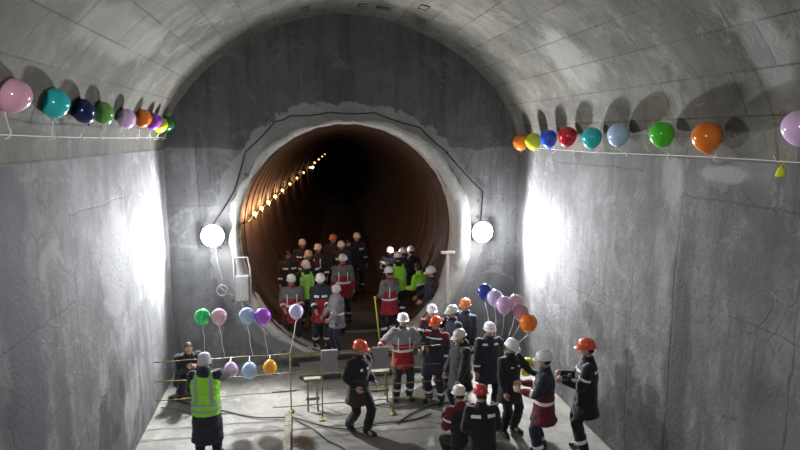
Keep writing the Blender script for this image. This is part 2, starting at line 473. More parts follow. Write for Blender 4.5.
# ------------------------------------------------------------------ small fixtures
YEL = simple('yellow_paint', (.24, .215, .07), .45, .1, .3, 12, .1)
YELB = simple('bright_yellow_paint', (.80, .68, .05), .4, 0, .1)
WOOD = simple('pale_timber', (.24, .215, .16), .8, 0, .3, 14, .4)
GSHEET = simple('grey_sheet_metal', (.32, .30, .33), .5, .2, .08, 8, .05)
GBOX = simple('pale_grey_enamel', (.42, .43, .44), .5, 0, .12, 8, .05)
RUB = simple('black_rubber', (.015, .015, .015), .5)
STEEL = simple('dull_steel', (.25, .25, .24), .45, .7, .2)
WSTR = simple('white_string', (.82, .82, .80), .7, 0, .05)
WMET = simple('white_painted_metal', (.60, .60, .58), .5)
LENS = simple('lit_floodlight_lens', (1, .985, 1.0), .5, 0, 0, 5, 0, emit=80)
WARM = simple('warm_bulb_glass', (1, .50, .18), .4, 0, 0, 5, 0, emit=5)

def flood(x, z, label):
    e = empty('floodlight', (x, YB - .22, z), 0, label, 'floodlight', 'floodlights on the headwall')
    bm = bmesh.new()
    vs, fs = box(bm, (-.24, 0, -.20), (.24, .08, .20)); bmesh.ops.bevel(bm, geom=bm.edges[:], offset=.015, segments=2, affect='EDGES')
    for i in range(9): box(bm, (-.2 + i * .05 - .006, .07, -.17), (-.2 + i * .05 + .006, .11, .17))
    obj('housing', bm, DARKP, e, False)
    bm = bmesh.new(); lathe(bm, [(.0, .030), (.12, .028), (.19, .02), (.225, .008), (.235, -.01), (.235, -.03), (0, -.03)], 32, Matrix.Translation((0, -.02, 0)) @ Euler((PI / 2, 0, 0)).to_matrix().to_4x4())
    obj('lens', bm, LENS, e, False)
    bm = bmesh.new(); tube(bm, [(-.26, .04, 0), (-.26, .2, -.0), (-.2, .24, 0), (.2, .24, 0), (.26, .2, 0), (.26, .04, 0)], .012)
    obj('bracket', bm, STEEL, e)
    l = bpy.data.lights.new('flood_beam', 'SPOT'); l.energy = 1900; l.spot_size = math.radians(168); l.spot_blend = .35; l.shadow_soft_size = .13; l.color = (.94, .96, 1)
    lo = bpy.data.objects.new('flood_beam', l); C.objects.link(lo); lo.parent = e; lo.location = (0, -.10, 0)
    lo.rotation_euler = Euler((math.radians(91), 0, PI), 'XYZ')
    l = bpy.data.lights.new('flood_glare', 'POINT'); l.energy = 105; l.shadow_soft_size = .15; l.color = (.94, .96, 1)  # extra point light added for a glare-like glow on the headwall
    lo = bpy.data.objects.new('flood_glare', l); C.objects.link(lo); lo.parent = e; lo.location = (0, -.20, 0)
    return e
flood(-1.92, 3.06, 'dazzling white floodlight on the headwall left of the tunnel mouth')
flood(4.12, 2.98, 'dazzling white floodlight on the headwall right of the tunnel mouth')

# cable looping over the tunnel between the floodlights
def wirepath(pts, sag=.0, n=6):
    out = []
    for i in range(len(pts) - 1):
        a, b = V(pts[i]), V(pts[i + 1])
        for k in range(n):
            t = k / n; p = a.lerp(b, t); p.z -= sag * 4 * t * (1 - t); out.append(p)
    out.append(V(pts[-1])); return out
yw = YB - .07
bm = bmesh.new()
tube(bm, wirepath([(-1.92, yw, 3.3), (-1.45, yw, 4.0), (-1.18, yw, 4.85), (-.53, yw, 5.5), (-.21, yw, 5.62), (.65, yw, 5.7), (1.63, yw, 5.7), (2.65, yw, 5.38), (3.23, yw, 4.87), (4.15, yw, 3.9), (4.12, yw, 3.2)], .03), .016, 6)
tag(obj('power_cable', bm, RUB), 'thin dark cable arching over the tunnel mouth between both floodlights', 'cable')
bm = bmesh.new()
pts = [(-1.9, yw, 2.86), (-1.86, yw, 2.4), (-1.78, yw - .03, 2.1)]
for k in range(26):
    a = k / 26 * 4 * PI; pts.append((-1.80 + .11 * math.sin(a) + .01, yw - .02 - .002 * k, 1.82 + .12 * math.cos(a)))
pts += [(-1.7, yw, 1.75), (-1.45, yw, 1.62), (-1.34, yw, 1.6)]
tube(bm, pts, .014, 6)
tag(obj('coiled_cable', bm, GBOX), 'pale cable coiled on the headwall below the left floodlight', 'cable')

e = empty('junction_box', (-1.34, YB - .10, 1.6), 0, 'pale grey electrical box on a frame left of the tunnel mouth', 'electrical box')
bm = bmesh.new(); box(bm, (-.14, -.2, 0), (.14, 0, .55)); bmesh.ops.bevel(bm, geom=bm.edges[:], offset=.01, segments=2, affect='EDGES'); obj('housing', bm, GBOX, e, False)
bm = bmesh.new(); box(bm, (-.125, -.215, .02), (.125, -.201, .53)); obj('door', bm, WMET, e, False)
bm = bmesh.new()
tube(bm, [(-.17, -.03, -.1), (-.17, -.03, .95), (.12, -.03, .95), (.17, -.03, .7), (.17, -.03, -.1)], .022); obj('frame', bm, WMET, e)
bm = bmesh.new(); tube(bm, [(-.05, -.1, 0), (.02, -.12, -.2), (.25, -.06, -.5), (.5, -.05, -.85)], .03); obj('conduit', bm, WMET, e)
# white post and ledge inside right side of the mouth
e = empty('cable_bracket', (3.30, YB - .2, 1.3), 0, 'white metal post with a ledge at the right edge of the tunnel mouth', 'bracket')
bm = bmesh.new(); box(bm, (-.03, -.03, 0), (.03, .03, 1.2)); obj('post', bm, WMET, e, False)
bm = bmesh.new(); box(bm, (-.16, -.05, 1.2), (.16, .05, 1.25)); obj('ledge', bm, WMET, e, False)

# tunnel lamps
def lamp_root(first=None):
    e = empty('tunnel_lamp')
    bm = bmesh.new(); lathe(bm, [(0, .075), (.02, .07), (.035, .045), (.036, .02), (.02, 0), (0, -.005)], 14); obj('bulb', bm, WARM, e)
    bm = bmesh.new(); lathe(bm, [(0, .0), (.022, .0), (.024, -.05), (0, -.05)], 12); obj('socket', bm, DARKP, e)
    return e
l0 = lamp_root(); lbl = ['nearest warm lamp on the left wall just inside the tunnel', 'second warm lamp inside the tunnel, above the nearest one', 'third warm lamp from the mouth on the tunnel wall',
       'fourth warm lamp from the mouth on the tunnel wall', 'fifth warm lamp inside the tunnel, mid way along the bright row', 'sixth warm lamp from the mouth on the tunnel wall']
LD = [14.6, 15.9, 17.5, 19.4, 22, 25.5, 30, 36, 44, 54, 66, 82, 100]
ang = math.radians(173)
cab = []
for i, d in enumerate(LD):
    c = tc(d); r = TR - .17
    pos = V((c.x + r * math.cos(ang), d, c.z + r * math.sin(ang)))
    if i == 0: e = l0
    else:
        e = l0.copy(); C.objects.link(e)
        for ch in list(l0.children):
            if ch.type == 'MESH':
                q = ch.copy(); C.objects.link(q); q.parent = e
    e.location = pos; e.scale = (1.5, 1.5, 1.5) if d < 24 else ((1.5, 1.5, 1.5) if d < 50 else (2.4, 2.4, 2.4))
    tag(e, lbl[i] if i < len(lbl) else 'small warm lamp of the far row running deep into the tunnel', 'lamp', 'warm lamps along the tunnel wall' if i < len(lbl) else 'warm lamps deep inside the tunnel')
for i, d in enumerate(LD[:9]):
    c = tc(d); r = TR - .3
    l = bpy.data.lights.new('bulb_light', 'POINT'); l.energy = 42 if d < 18 else (26 if d < 24 else 14); l.color = (1, .50, .22); l.shadow_soft_size = .06
    lo = bpy.data.objects.new('bulb_light', l); C.objects.link(lo); lo.location = (c.x + r * math.cos(ang), d, c.z + r * math.sin(ang))
bm = bmesh.new(); pts = []
for d in [13.3 + .8 * k for k in range(110)]:
    c = tc(d); r = TR - .10; pts.append((c.x + r * math.cos(ang + .02), d, c.z + r * math.sin(ang + .02) + .03 * math.sin(d * 3)))
tube(bm, pts, .015, 5); tag(obj('lamp_cable', bm, RUB), 'cable feeding the warm lamps along the tunnel wall', 'cable')
bm = bmesh.new(); ellipsoid(bm, (0, 0, 0), .10, .10, .10)
l = simple('cold_lamp_glass', (.85, .92, 1), .4, 0, 0, 5, 0, emit=12)
o = obj('signal_lamp', bm, l); c = tc(50); o.location = (.95, 50, c.z + .1); tag(o, 'small cold white lamp deep in the tunnel beside the warm row', 'lamp')
bm = bmesh.new(); tube(bm, [(.95, 50, tf(50)), (.95, 50, tc(50).z)], .04, 8); tag(obj('lamp_post', bm, DARKP), 'dark post carrying the cold white lamp deep in the tunnel', 'post')

# wire loops on the vault
def on_vault(a, y, d=.03):
    p = arch_pt(a, y); n = V((CX, y, ZS)) - p; n.normalize(); return p + n * d
for i, (a, y, w, h, lab) in enumerate([(1.50, 12.0, .22, .22, 'rusty wire loop on the vault right above the dark headwall arch'), (1.38, 11.9, .30, .12, 'wire loop on the vault crown next to the rightmost pair'),
        (1.20, 11.0, .16, .34, 'tall wire loop at the top edge of the vault'), (1.16, 12.0, .16, .22, 'small wire loop on the vault nearest the headwall on the right'), (1.86, 11.9, .16, .26, 'open wire loop on the vault left of the crown')]):
    bm = bmesh.new(); da = w / 4.0; pts = []
    for (u, v) in ((-.5, -.5), (-.5, .5), (.5, .5), (.5, -.4), (-.4, -.5)):
        pts.append(on_vault(a + u * da, y + v * h + .04 * u))
    tube(bm, pts, .012, 5); tag(obj('wire_loop', bm, RUB), lab, 'wire loop', 'wire loops on the vault')

# ------------------------------------------------------------------ barriers, planks, trestle
def railing(x0, x1, y, zs, posts, label, y1=None):
    e = empty('barrier_railing', (x0, y, 0), math.atan2((y1 or y) - y, x1 - x0), label, 'railing', 'yellow pipe railings')
    L = math.hypot(x1 - x0, (y1 or y) - y)
    for z in zs:
        bm = bmesh.new(); tube(bm, [(L * k / 8, 0, z + .006 * math.sin(k * 2 + z * 9)) for k in range(9)], .0095, 8); obj('rail', bm, YEL, e)
    for px in posts:
        bm = bmesh.new(); tube(bm, [(px, 0.02, 0.02), (px, 0.02, max(zs) + .02)], .0115, 8); box(bm, (px - .05, -.08, .0), (px + .05, .10, .012)); obj('post', bm, YEL, e)
    return e
railing(-2.72, -.18, 10.75, (1.14, .76, .40), (1.0, 2.42), 'long yellow pipe railing behind the person in the lime vest')
railing(-.62, 2.5, 10.33, (1.30, .94, .60, .30), (.90, 2.22), 'yellow pipe railing with two grey sheets behind the walking person')
for x, lab in ((.42, 'grey sheet hung on the yellow railing left of the walking person'), (1.36, 'grey sheet hung on the yellow railing right of the walking person')):
    bm = bmesh.new(); box(bm, (-.15, -.010, -.40), (.15, .006, .0))
    box(bm, (-.15, .006, -.012), (.15, .05, .0))
    o = obj('hanging_sheet', bm, GSHEET, smooth=False); o.location = (x, 10.30, 1.335); tag(o, lab, 'sheet', 'grey sheets hung on the railing')

e = empty('leaning_pole', (1.72, 12.98, .2), 0, 'bright yellow pole leaning at the tunnel step behind the person with open arms', 'pole')
bm = bmesh.new(); tube(bm, [(0, 0, 0), (-.10, .25, 1.25)], .015); obj('pole_shaft', bm, YELB, e)
bm = bmesh.new(); ellipsoid(bm, (-.10, .25, 1.26), .03, .03, .03); obj('end_cap', bm, YELB, e)

def sawhorse(x, y, L, mat, label):
    e = empty('sawhorse', (x, y, 0), 0, label, 'sawhorse', 'low sawhorses behind the railing')
    for lx in (.04, L - .04):
        for sy in (-1, 1):
            bm = bmesh.new(); tube(bm, [(lx, sy * .16, 0), (lx, sy * .03, .55)], .02, 6); obj('leg', bm, mat, e, False)
    bm = bmesh.new(); box(bm, (-.03, -.07, .54), (L + .03, .07, .60)); bmesh.ops.bevel(bm, geom=bm.edges[:], offset=.006, segments=1, affect='EDGES'); obj('top_board', bm, WOOD, e, False)
    bm = bmesh.new(); box(bm, (.0, -.12, .20), (L, -.09, .25)); obj('crossbar', bm, mat, e, False)
sawhorse(-.02, 10.85, .26, WOOD, 'narrow pale sawhorse left of the walking person')
sawhorse(.98, 11.0, .62, YEL, 'low yellow legged sawhorse right of the walking person')

# timber steps up to the tunnel
e = empty('concrete_step', (1.0, 12.45, 0), 0, 'dark concrete step in front of the tunnel mouth', 'step')
bm = bmesh.new(); box(bm, (-1.15, -.25, 0), (1.6, .49, .11)); bmesh.ops.bevel(bm, geom=bm.edges[:], offset=.012, segments=2, affect='EDGES'); obj('tread', bm, m_step, e, False)
bm = bmesh.new(); box(bm, (-1.16, -.28, .085), (1.61, -.25, .12)); obj('edge_board', bm, WOOD, e, False)
for k, (x0, x1, y, z, lab) in enumerate([(-.6, 1.9, 13.05, .2, 'pale plank along the front edge of the tunnel floor'), (1.0, 3.0, 14.5, .2, 'pale plank on the tunnel floor behind the leaning pole')]):
    bm = bmesh.new(); box(bm, (x0, y - .07, z), (x1, y + .07, z + .045)); bmesh.ops.bevel(bm, geom=bm.edges[:], offset=.008, segments=1, affect='EDGES')
    tag(obj('timber_plank', bm, WOOD, smooth=False), lab, 'plank')
bm = bmesh.new(); box(bm, (-.41, 7.2, 0), (-.29, 10.6, .05)); bmesh.ops.bevel(bm, geom=bm.edges[:], offset=.008, segments=1, affect='EDGES')
tag(obj('timber_plank', bm, WOOD, smooth=False), 'long pale plank on the chamber floor running towards the viewer', 'plank')

def hose(pts, r, name, mat, lab, cat='cable'):
    P = [V((p[0], p[1], r + .004 if len(p) < 3 else p[2])) for p in pts]; out = []
    for i in range(len(P) - 1):
        p0, p1, p2, p3 = P[max(i - 1, 0)], P[i], P[i + 1], P[min(i + 2, len(P) - 1)]
        for k in range(8):
            t = k / 8; out.append(.5 * ((2 * p1) + (p2 - p0) * t + (2 * p0 - 5 * p1 + 4 * p2 - p3) * t * t + (3 * p1 - p0 - 3 * p2 + p3) * t ** 3))
    out.append(P[-1]); bm = bmesh.new(); tube(bm, out, r, 8); return tag(obj(name, bm, mat), lab, cat)
hose([(-2.75, 11.75), (-2.2, 11.3), (-1.73, 11.05), (-1.0, 10.6), (-.5, 10.5), (-.2, 10.42), (.2, 10.1), (.74, 9.84), (1.2, 9.95), (1.9, 10.0), (2.3, 10.2)], .012, 'floor_cable', RUB, 'black cable snaking across the floor past the walking person')
hose([(-.24, 10.38), (.1, 9.95), (.35, 9.5), (.6, 9.18), (.9, 8.5), (1.3, 8.0)], .012, 'floor_cable', RUB, 'black cable running towards the viewer beside the pale plank')
hose([(-2.78, 11.3), (-2.3, 11.1), (-1.9, 10.86), (-1.5, 10.85)], .012, 'floor_cable', STEEL, 'grey hose on the floor by the left wall')
hose([(4.3, 12.3), (4.5, 11.5), (4.65, 10.8), (4.72, 10.1)], .012, 'floor_cable', RUB, 'dark cable on the floor along the right wall')
hose([(1.6, 9.9), (2.0, 10.3), (2.5, 10.55), (3.1, 10.6)], .012, 'floor_cable', RUB, 'thin dark cord on the floor between the walking person and the group')

# ------------------------------------------------------------------ balloons
def latex(name, col, tr=.25):
    t = NT(name); t.color(col); t.rough(.18); t.b.inputs['Coat Weight'].default_value = .4
    t.b.inputs['Subsurface Weight'].default_value = tr; t.b.inputs['Subsurface Radius'].default_value = (.1, .1, .1); t.b.inputs['Subsurface Scale'].default_value = .3
    n = t.noise(3, 2); t.color(t.ramp(n, [(.3, tuple(c * .93 for c in col)), (.7, col)]))
    return t.m
LX = {k: latex('latex_' + k, c) for k, c in dict(pink=(.80, .42, .58), cyan=(.03, .55, .58), navy=(.012, .02, .10), green=(.16, .42, .10), lilac=(.80, .55, .86), orange=(.85, .22, .02),
    purple=(.36, .07, .62), yellow=(.68, .75, .03), darkgreen=(.04, .22, .08), blue=(.02, .11, .70), red=(.60, .01, .03), teal=(.03, .52, .52), lightblue=(.50, .66, .95), brightgreen=(.08, .62, .03),
    emerald=(.06, .78, .25), rosepink=(.90, .55, .68), lavender=(.70, .64, .95), violet=(.50, .13, .85), amber=(.88, .42, .04), royal=(.03, .07, .42), dustyrose=(.62, .32, .40)).items()}
def balloon_mesh(bm, r):
    prof = []
    n = 18
    for k in range(n + 1):
        t = k / n; a = PI * t
        z = math.cos(a); rr = math.sin(a)
        if z < 0: z *= 1.20; rr *= (1 - .16 * (t - .5) * 2)
        prof.append((max(rr * r, .006 if t > .5 else 0), z * r))
    lathe(bm, prof, 28)
def balloon(loc, r, colname, label, group, tie=None, tilt=(0, 0), category='balloon'):
    e = empty('balloon', loc, 0, label, category, group); e.rotation_euler = (tilt[0], tilt[1], R.uniform(0, 3))
    rot = e.rotation_euler.to_matrix()
    bm = bmesh.new(); balloon_mesh(bm, r); obj('balloon_skin', bm, LX[colname], e)
    bm = bmesh.new(); lathe(bm, [(.004, 0), (.009, -.006), (.006, -.014), (.017, -.03), (.015, -.032), (0, -.02)], 12, Matrix.Translation((0, 0, -r * 1.19))); obj('knot', bm, LX[colname], e)
    if tie is not None:
        t = rot.inverted() @ (V(tie) - V(loc)); s = V((0, 0, -r * 1.19 - .016)); bm = bmesh.new()
        L = (t - s).length
        pts = [s.lerp(t, k / 10) + V((math.sin(k * .9 + loc[0]) * .012 * min(1, L) * (k % 10 > 0), math.cos(k * 1.1) * .008 * min(1, L) * (k % 10 > 0), 0)) for k in range(11)]
        if L < .5: pts += [t + V((.03, .02, .05)), t + V((.05, 0, -.03)), t + V((-.03, .03, -.05))]
        tube(bm, pts, .0045, 5); obj('string', bm, WSTR, e)
    return e
# left wall garland
LB = [((-2.62, 5.83, 5.56), .175, 'pink', 'large pink balloon, nearest of the garland on the left wall'),
      ((-2.62, 6.72, 5.54), .175, 'cyan', 'turquoise balloon beside the pink one on the left wall'),
      ((-2.62, 7.52, 5.49), .165, 'navy', 'dark navy balloon on the left wall garland'),
      ((-2.62, 8.22, 5.49), .165, 'green', 'leaf green balloon next to the navy one on the left wall'),
      ((-2.62, 9.25, 5.45), .165, 'lilac', 'lilac balloon in the middle of the left wall garland'),
      ((-2.62, 10.2, 5.48), .165, 'orange', 'orange balloon on the left wall garland'),
      ((-2.62, 10.9, 5.45), .165, 'purple', 'purple balloon on the left wall garland'),
      ((-2.62, 11.36, 5.40), .165, 'yellow', 'yellow green balloon, second last on the left wall garland'),
      ((-2.62, 12.0, 5.42), .165, 'darkgreen', 'dark green balloon, last of the garland at the left corner')]
def zl(y): return 5.24 - .012 * (y - 5) - .03 * math.sin((y - 4) * .4)
for p, r, c, lab in LB:
    p = (p[0], p[1] * 1.048, 5.2 + (p[2] - 5.2) * 1.048)
    balloon(p, r * .87, c, lab, 'balloons strung along the left wall', (-2.72, p[1] + .10, zl(p[1] + .10)), (.5 + R.uniform(-.1, .1), R.uniform(-.25, -.1)))
bm = bmesh.new(); tube(bm, [(-2.72 if 0 < k < 60 else XL + .01, -1 + 13.9 * k / 60, zl(-1 + 13.9 * k / 60)) for k in range(61)], .0042, 5)
tag(obj('garland_string', bm, WSTR), 'white string of balloons along the left wall', 'string')
RB = [((4.77, 12.16, 5.06), .165, 'orange', 'small orange balloon at the right corner, farthest of the right wall garland'),
      ((4.77, 11.45, 5.09), .165, 'yellow', 'yellow balloon on the right wall garland'),
      ((4.77, 10.7, 5.15), .165, 'blue', 'bright blue balloon on the right wall garland'),
      ((4.77, 9.89, 5.19), .17, 'red', 'red balloon on the right wall garland'),
      ((4.77, 9.0, 5.17), .165, 'teal', 'turquoise balloon between red and pale blue on the right wall'),
      ((4.77, 8.18, 5.22), .165, 'lightblue', 'pale blue balloon on the right wall garland'),
      ((4.77, 7.11, 5.22), .16, 'brightgreen', 'bright green balloon on the right wall garland'),
      ((4.77, 6.23, 5.19), .17, 'orange', 'large orange balloon on the right wall garland'),
      ((4.77, 4.93, 5.28), .165, 'lilac', 'lilac balloon at the right edge of the photo')]
def zr(y): return 4.93 + .0 * y + .012 * math.cos(y)
for p, r, c, lab in RB:
    p = (p[0], p[1] * 1.024, 5.2 + (p[2] - 5.2) * 1.024)
    balloon(p, r, c, lab, 'balloons strung along the right wall', (4.86, p[1] - .1, zr(p[1] - .1)), (R.uniform(-.3, .1), R.uniform(.1, .25)))
bm = bmesh.new(); tube(bm, [(4.86 if 0 < k < 60 else XR - .01, -1 + 13.9 * k / 60, zr(-1 + 13.9 * k / 60)) for k in range(61)], .0038, 5)
tag(obj('garland_string', bm, WSTR), 'white string of balloons along the right wall', 'string')
bm = bmesh.new(); lathe(bm, [(0, .02), (.012, .01), (.012, 0), (.035, -.03), (.05, -.09), (.045, -.10), (0, -.1)], 14)
for s in (-1, 1): tube(bm, [(0, 0, .015), (s * .05, .01, .05), (s * .1, 0, .12)], .004, 5)
o = obj('burst_balloon', bm, LX['yellow']); o.location = (4.86, 5.33, 4.88); tag(o, 'small yellow scrap of a burst balloon hanging from the right wall string', 'balloon')
# floating row behind the railing
yr = 10.77
for (x, z, r, c, lab) in [(-1.84, 1.94, .145, 'emerald', 'green balloon floating left of the row tied to the railing'), (-1.55, 1.93, .145, 'rosepink', 'pink balloon floating beside the green one above the railing'),
        (-1.05, 1.92, .15, 'lightblue', 'light blue balloon floating above the railing'), (-.77, 1.90, .15, 'violet', 'violet balloon floating above the railing'),
        (-.16, 1.96, .135, 'lavender', 'lavender balloon floating alone in front of the tunnel mouth')]:
    balloon((x, yr, z), r, c, lab, 'balloons floating above the railing', (x + .07 if x > -1.7 else x + .02, 10.765, 1.15) if x < -.3 else (x - .12, 10.34, 1.32))
for (x, z, r, c, lab) in [(-1.36, .96, .13, 'lilac', 'lilac balloon hanging under the rail by the raised hand of the person in lime'), (-1.03, .92, .145, 'lightblue', 'light blue balloon hanging under the railing top rail'),
        (-.66, .96, .13, 'amber', 'orange balloon hanging under the rail, rightmost of the low row')]:
    e = balloon((x, 10.60, z), r, c, lab, 'balloons hanging on the railing', None, (0, 0)); e.rotation_euler = (PI, 0, 0)
    bm = bmesh.new(); tube(bm, [(0, 0, -r * 1.19 - .01), (0, -.03, -r * 1.19 - .03), (0, -.13, -(1.15 - z))], .005, 5); obj('string', bm, WSTR, e)
yb = 9.95
for (x, z, y, r, c, lab) in [(3.34, 2.31, 10.3, .145, 'royal', 'dark blue balloon, leftmost of the bunch above the right group'), (3.47, 2.24, 10.1, .15, 'lavender', 'lavender balloon second from the left in the bunch'),
        (3.58, 2.16, 9.9, .155, 'lilac', 'lilac balloon in the middle of the bunch above the right group'), (3.82, 2.17, 9.95, .15, 'rosepink', 'pink balloon behind the rose one in the bunch'),
        (3.86, 2.04, 9.8, .145, 'dustyrose', 'dusty rose balloon partly hidden by the orange one'), (3.93, 1.90, 9.6, .16, 'orange', 'orange balloon, lowest and nearest of the bunch')]:
    balloon((x, y, z), r, c, lab, 'balloon bunch above the right group', (3.62 + (x - 3.6) * .3, 10.2, 1.0))
balloon((4.0, 9.75, 1.06), .12, 'yellow', 'yellow balloon low behind the handshake at the right wall', 'low yellow balloons', None, (.5, .3))
balloon((4.06, 9.9, .86), .10, 'yellow', 'smaller yellow balloon just below the other low yellow one', 'low yellow balloons', None, (.9, -.3))

# ------------------------------------------------------------------ people
def head_template():
    bm = bmesh.new(); n, m = 32, 24
    def shape(d):
        x, y, z = d
        p = V((x * .074, y * .094, z * .118))
        if z < 0: p.x *= 1 - .22 * z * z; p.y *= 1 - .10 * z * z      # jaw narrows
        f = max(0, -y)
        g = lambda cx, cz, sx, sz: math.exp(-((x - cx) / sx) ** 2 - ((z - cz) / sz) ** 2) if y < 0 else 0
        p.y -= .024 * g(0, -.22, .13, .14) + .012 * g(0, 0, .09, .22)       # nose
        p.y -= .006 * g(0, .22, .6, .1)                                      # brow
        p.y += .011 * (g(.36, .03, .17, .11) + g(-.36, .03, .17, .11))        # sockets
        p.y -= .008 * g(0, -.52, .22, .07) ; p.y -= .010 * g(0, -.85, .3, .16)  # lips, chin
        p.y += .004 * g(0, -.66, .25, .05)
        p.y += .006 * (g(.6, -.45, .2, .25) + g(-.6, -.45, .2, .25))
        return p
    rows = []
    top = bm.verts.new(shape((0, 0, 1))); bot = bm.verts.new(shape((0, 0, -1)))
    for j in range(1, m):
        th = PI * j / m
        rows.append([bm.verts.new(shape((math.sin(th) * math.cos(2 * PI * i / n), math.sin(th) * math.sin(2 * PI * i / n), math.cos(th)))) for i in range(n)])
    for i in range(n):
        k = (i + 1) % n
        bm.faces.new((top, rows[0][i], rows[0][k])); bm.faces.new((bot, rows[-1][k], rows[-1][i]))
        for j in range(m - 2):
            f = bm.faces.new((rows[j][i], rows[j + 1][i], rows[j + 1][k], rows[j][k]))
            c = f.calc_center_median()
            if c.y < -.07 and abs(c.x) < .024 and -.072 < c.z < -.052: f.material_index = 1
            if c.y < -.06 and .012 < abs(c.x) < .045 and .018 < c.z < .030: f.material_index = 4
    for s in (-1, 1):
        ellipsoid(bm, (s * .028, -.073, .004), .0125, .0125, .0125, 10, 8, None, 2)
        ellipsoid(bm, (s * .028, -.0835, .004), .006, .0035, .006, 8, 6, None, 3)
        M = Matrix.Translation((s * .075, .008, -.01)) @ Euler((.2, 0, s * .35)).to_matrix().to_4x4()
        ellipsoid(bm, (0, 0, 0), .009, .020, .033, 10, 8, M, 0)
    me = bpy.data.meshes.new('t'); bm.to_mesh(me); bm.free(); return me
HEADT = head_template()

def hand_template(curl):
    """wrist at origin, fingers along -Z, palm facing -Y, thumb towards +X"""
    bm = bmesh.new(); X, Y = V((1, 0, 0)), V((0, 1, 0))
    loft(bm, [(V((0, 0, .02)), X, Y, .026, .020), (V((0, 0, -.02)), X, Y, .032, .019, .8), (V((0, 0, -.06)), X, Y, .041, .017, .8), (V((0, 0, -.088)), X, Y, .040, .014, .8), (V((0, 0, -.097)), X, Y, .030, .008)], 14)
    for (x, L, r, sp) in ((.031, .072, .0088, .10), (.010, .080, .0092, .02), (-.011, .074, .0088, -.06), (-.031, .058, .0078, -.16)):
        p = V((x, 0, -.080)); a = curl * .5; pts = [p.copy()]
        for seg, fr in enumerate((.46, .30, .24)):
            a += curl * (.35, .75, .6)[seg]
            p = p + V((sp * L * fr, -math.sin(a) * L * fr, -math.cos(a) * L * fr)); pts.append(p.copy())
        tube(bm, [pts[0] + V((0, 0, .012))] + pts + [pts[-1] + (pts[-1] - pts[-2]).normalized() * .006], [r, r, r * .96, r * .88, r * .78, r * .35], 8)
    pts = [V((.020, -.006, -.018)), V((.046, -.018, -.046)), V((.054, -.030 - .01 * curl, -.074)), V((.050 - .012 * curl, -.040 - .012 * curl, -.098))]
    tube(bm, pts + [pts[-1] + V((-.002, -.002, -.007))], [.014, .0125, .0105, .009, .004], 8)
    me = bpy.data.meshes.new('t'); bm.to_mesh(me); bm.free(); return me
HANDT = {c: hand_template(c) for c in (.35, 1.2)}

def append(bm, me, M, flip=False):
    off = len(bm.verts); bm.verts.ensure_lookup_table()
    vs = [bm.verts.new(M @ v.co) for v in me.vertices]
    for p in me.polygons:
        idx = list(p.vertices)
        if flip: idx.reverse()
        f = bm.faces.new([vs[i] for i in idx]); f.material_index = p.material_index

def remeshed(bm, vox, smooth=4, wr=0.0, seed=0):
    me = bpy.data.meshes.new('tmp'); bm.to_mesh(me); bm.free()
    o = bpy.data.objects.new('tmp', me); C.objects.link(o)
    md = o.modifiers.new('r', 'REMESH'); md.mode = 'VOXEL'; md.voxel_size = vox
    ms = o.modifiers.new('s', 'SMOOTH'); ms.iterations = smooth; ms.factor = .6
    dg = bpy.context.evaluated_depsgraph_get(); ev = o.evaluated_get(dg)
    out = bpy.data.meshes.new_from_object(ev, depsgraph=dg)
    bpy.data.objects.remove(o); bpy.data.meshes.remove(me)
    b = bmesh.new(); b.from_mesh(out); bpy.data.meshes.remove(out)
    if wr:
        b.normal_update(); sv = V((seed * 3.7, seed, 0))
        for v in b.verts:
            q = v.co + sv
            w = noise.noise(V((q.x * 9, q.y * 9, q.z * 17))) + .5 * noise.noise(V((q.x * 20, q.y * 20, q.z * 34)))
            v.co += v.normal * w * wr
        b.normal_update()
    return b

def ik(a, t, l1, l2, pole):
    d = t - a; L = d.length
    if L > (l1 + l2) * .995: d = d * ((l1 + l2) * .995 / L); L = d.length
    L = max(L, abs(l1 - l2) + .02)
    u = d.normalized(); x = (l1 * l1 - l2 * l2 + L * L) / (2 * L); h = math.sqrt(max(0, l1 * l1 - x * x))
    p = (pole - u * pole.dot(u)).normalized()
    return a + u * x + p * h, a + u * L

def seg_t(p, a, b):
    ab = b - a; t = (p - a).dot(ab) / ab.length_squared
    tc_ = min(1, max(0, t)); return t, (p - (a + ab * tc_)).length

# colour schemes ------------------------------------------------------------
# fn(bone, t, p) -> cloth key ; bone: T torso (t 0 hips .. 1 neck), U upper arm, F forearm
def sch(main, yoke=None, yoke_t=.72, sleeve=None, cuff=None, low=None, low_t=.0, shoulder=None, side=None):
    def fn(b, t, p, fr):
        if b == 'T':
            if yoke and t > yoke_t: return yoke
            if shoulder and t > .88: return shoulder
            if low and t < low_t: return low
            if side and abs(fr) > .115 and t < yoke_t: return side
            return main
        if b == 'U':
            if shoulder and t < .28: return shoulder
            return sleeve or yoke or main
        return cuff or sleeve or main
    return fn
# stripe specs: list of (bone, t0, t1, xlim lo, xlim hi, side)  side: 'f','b',None

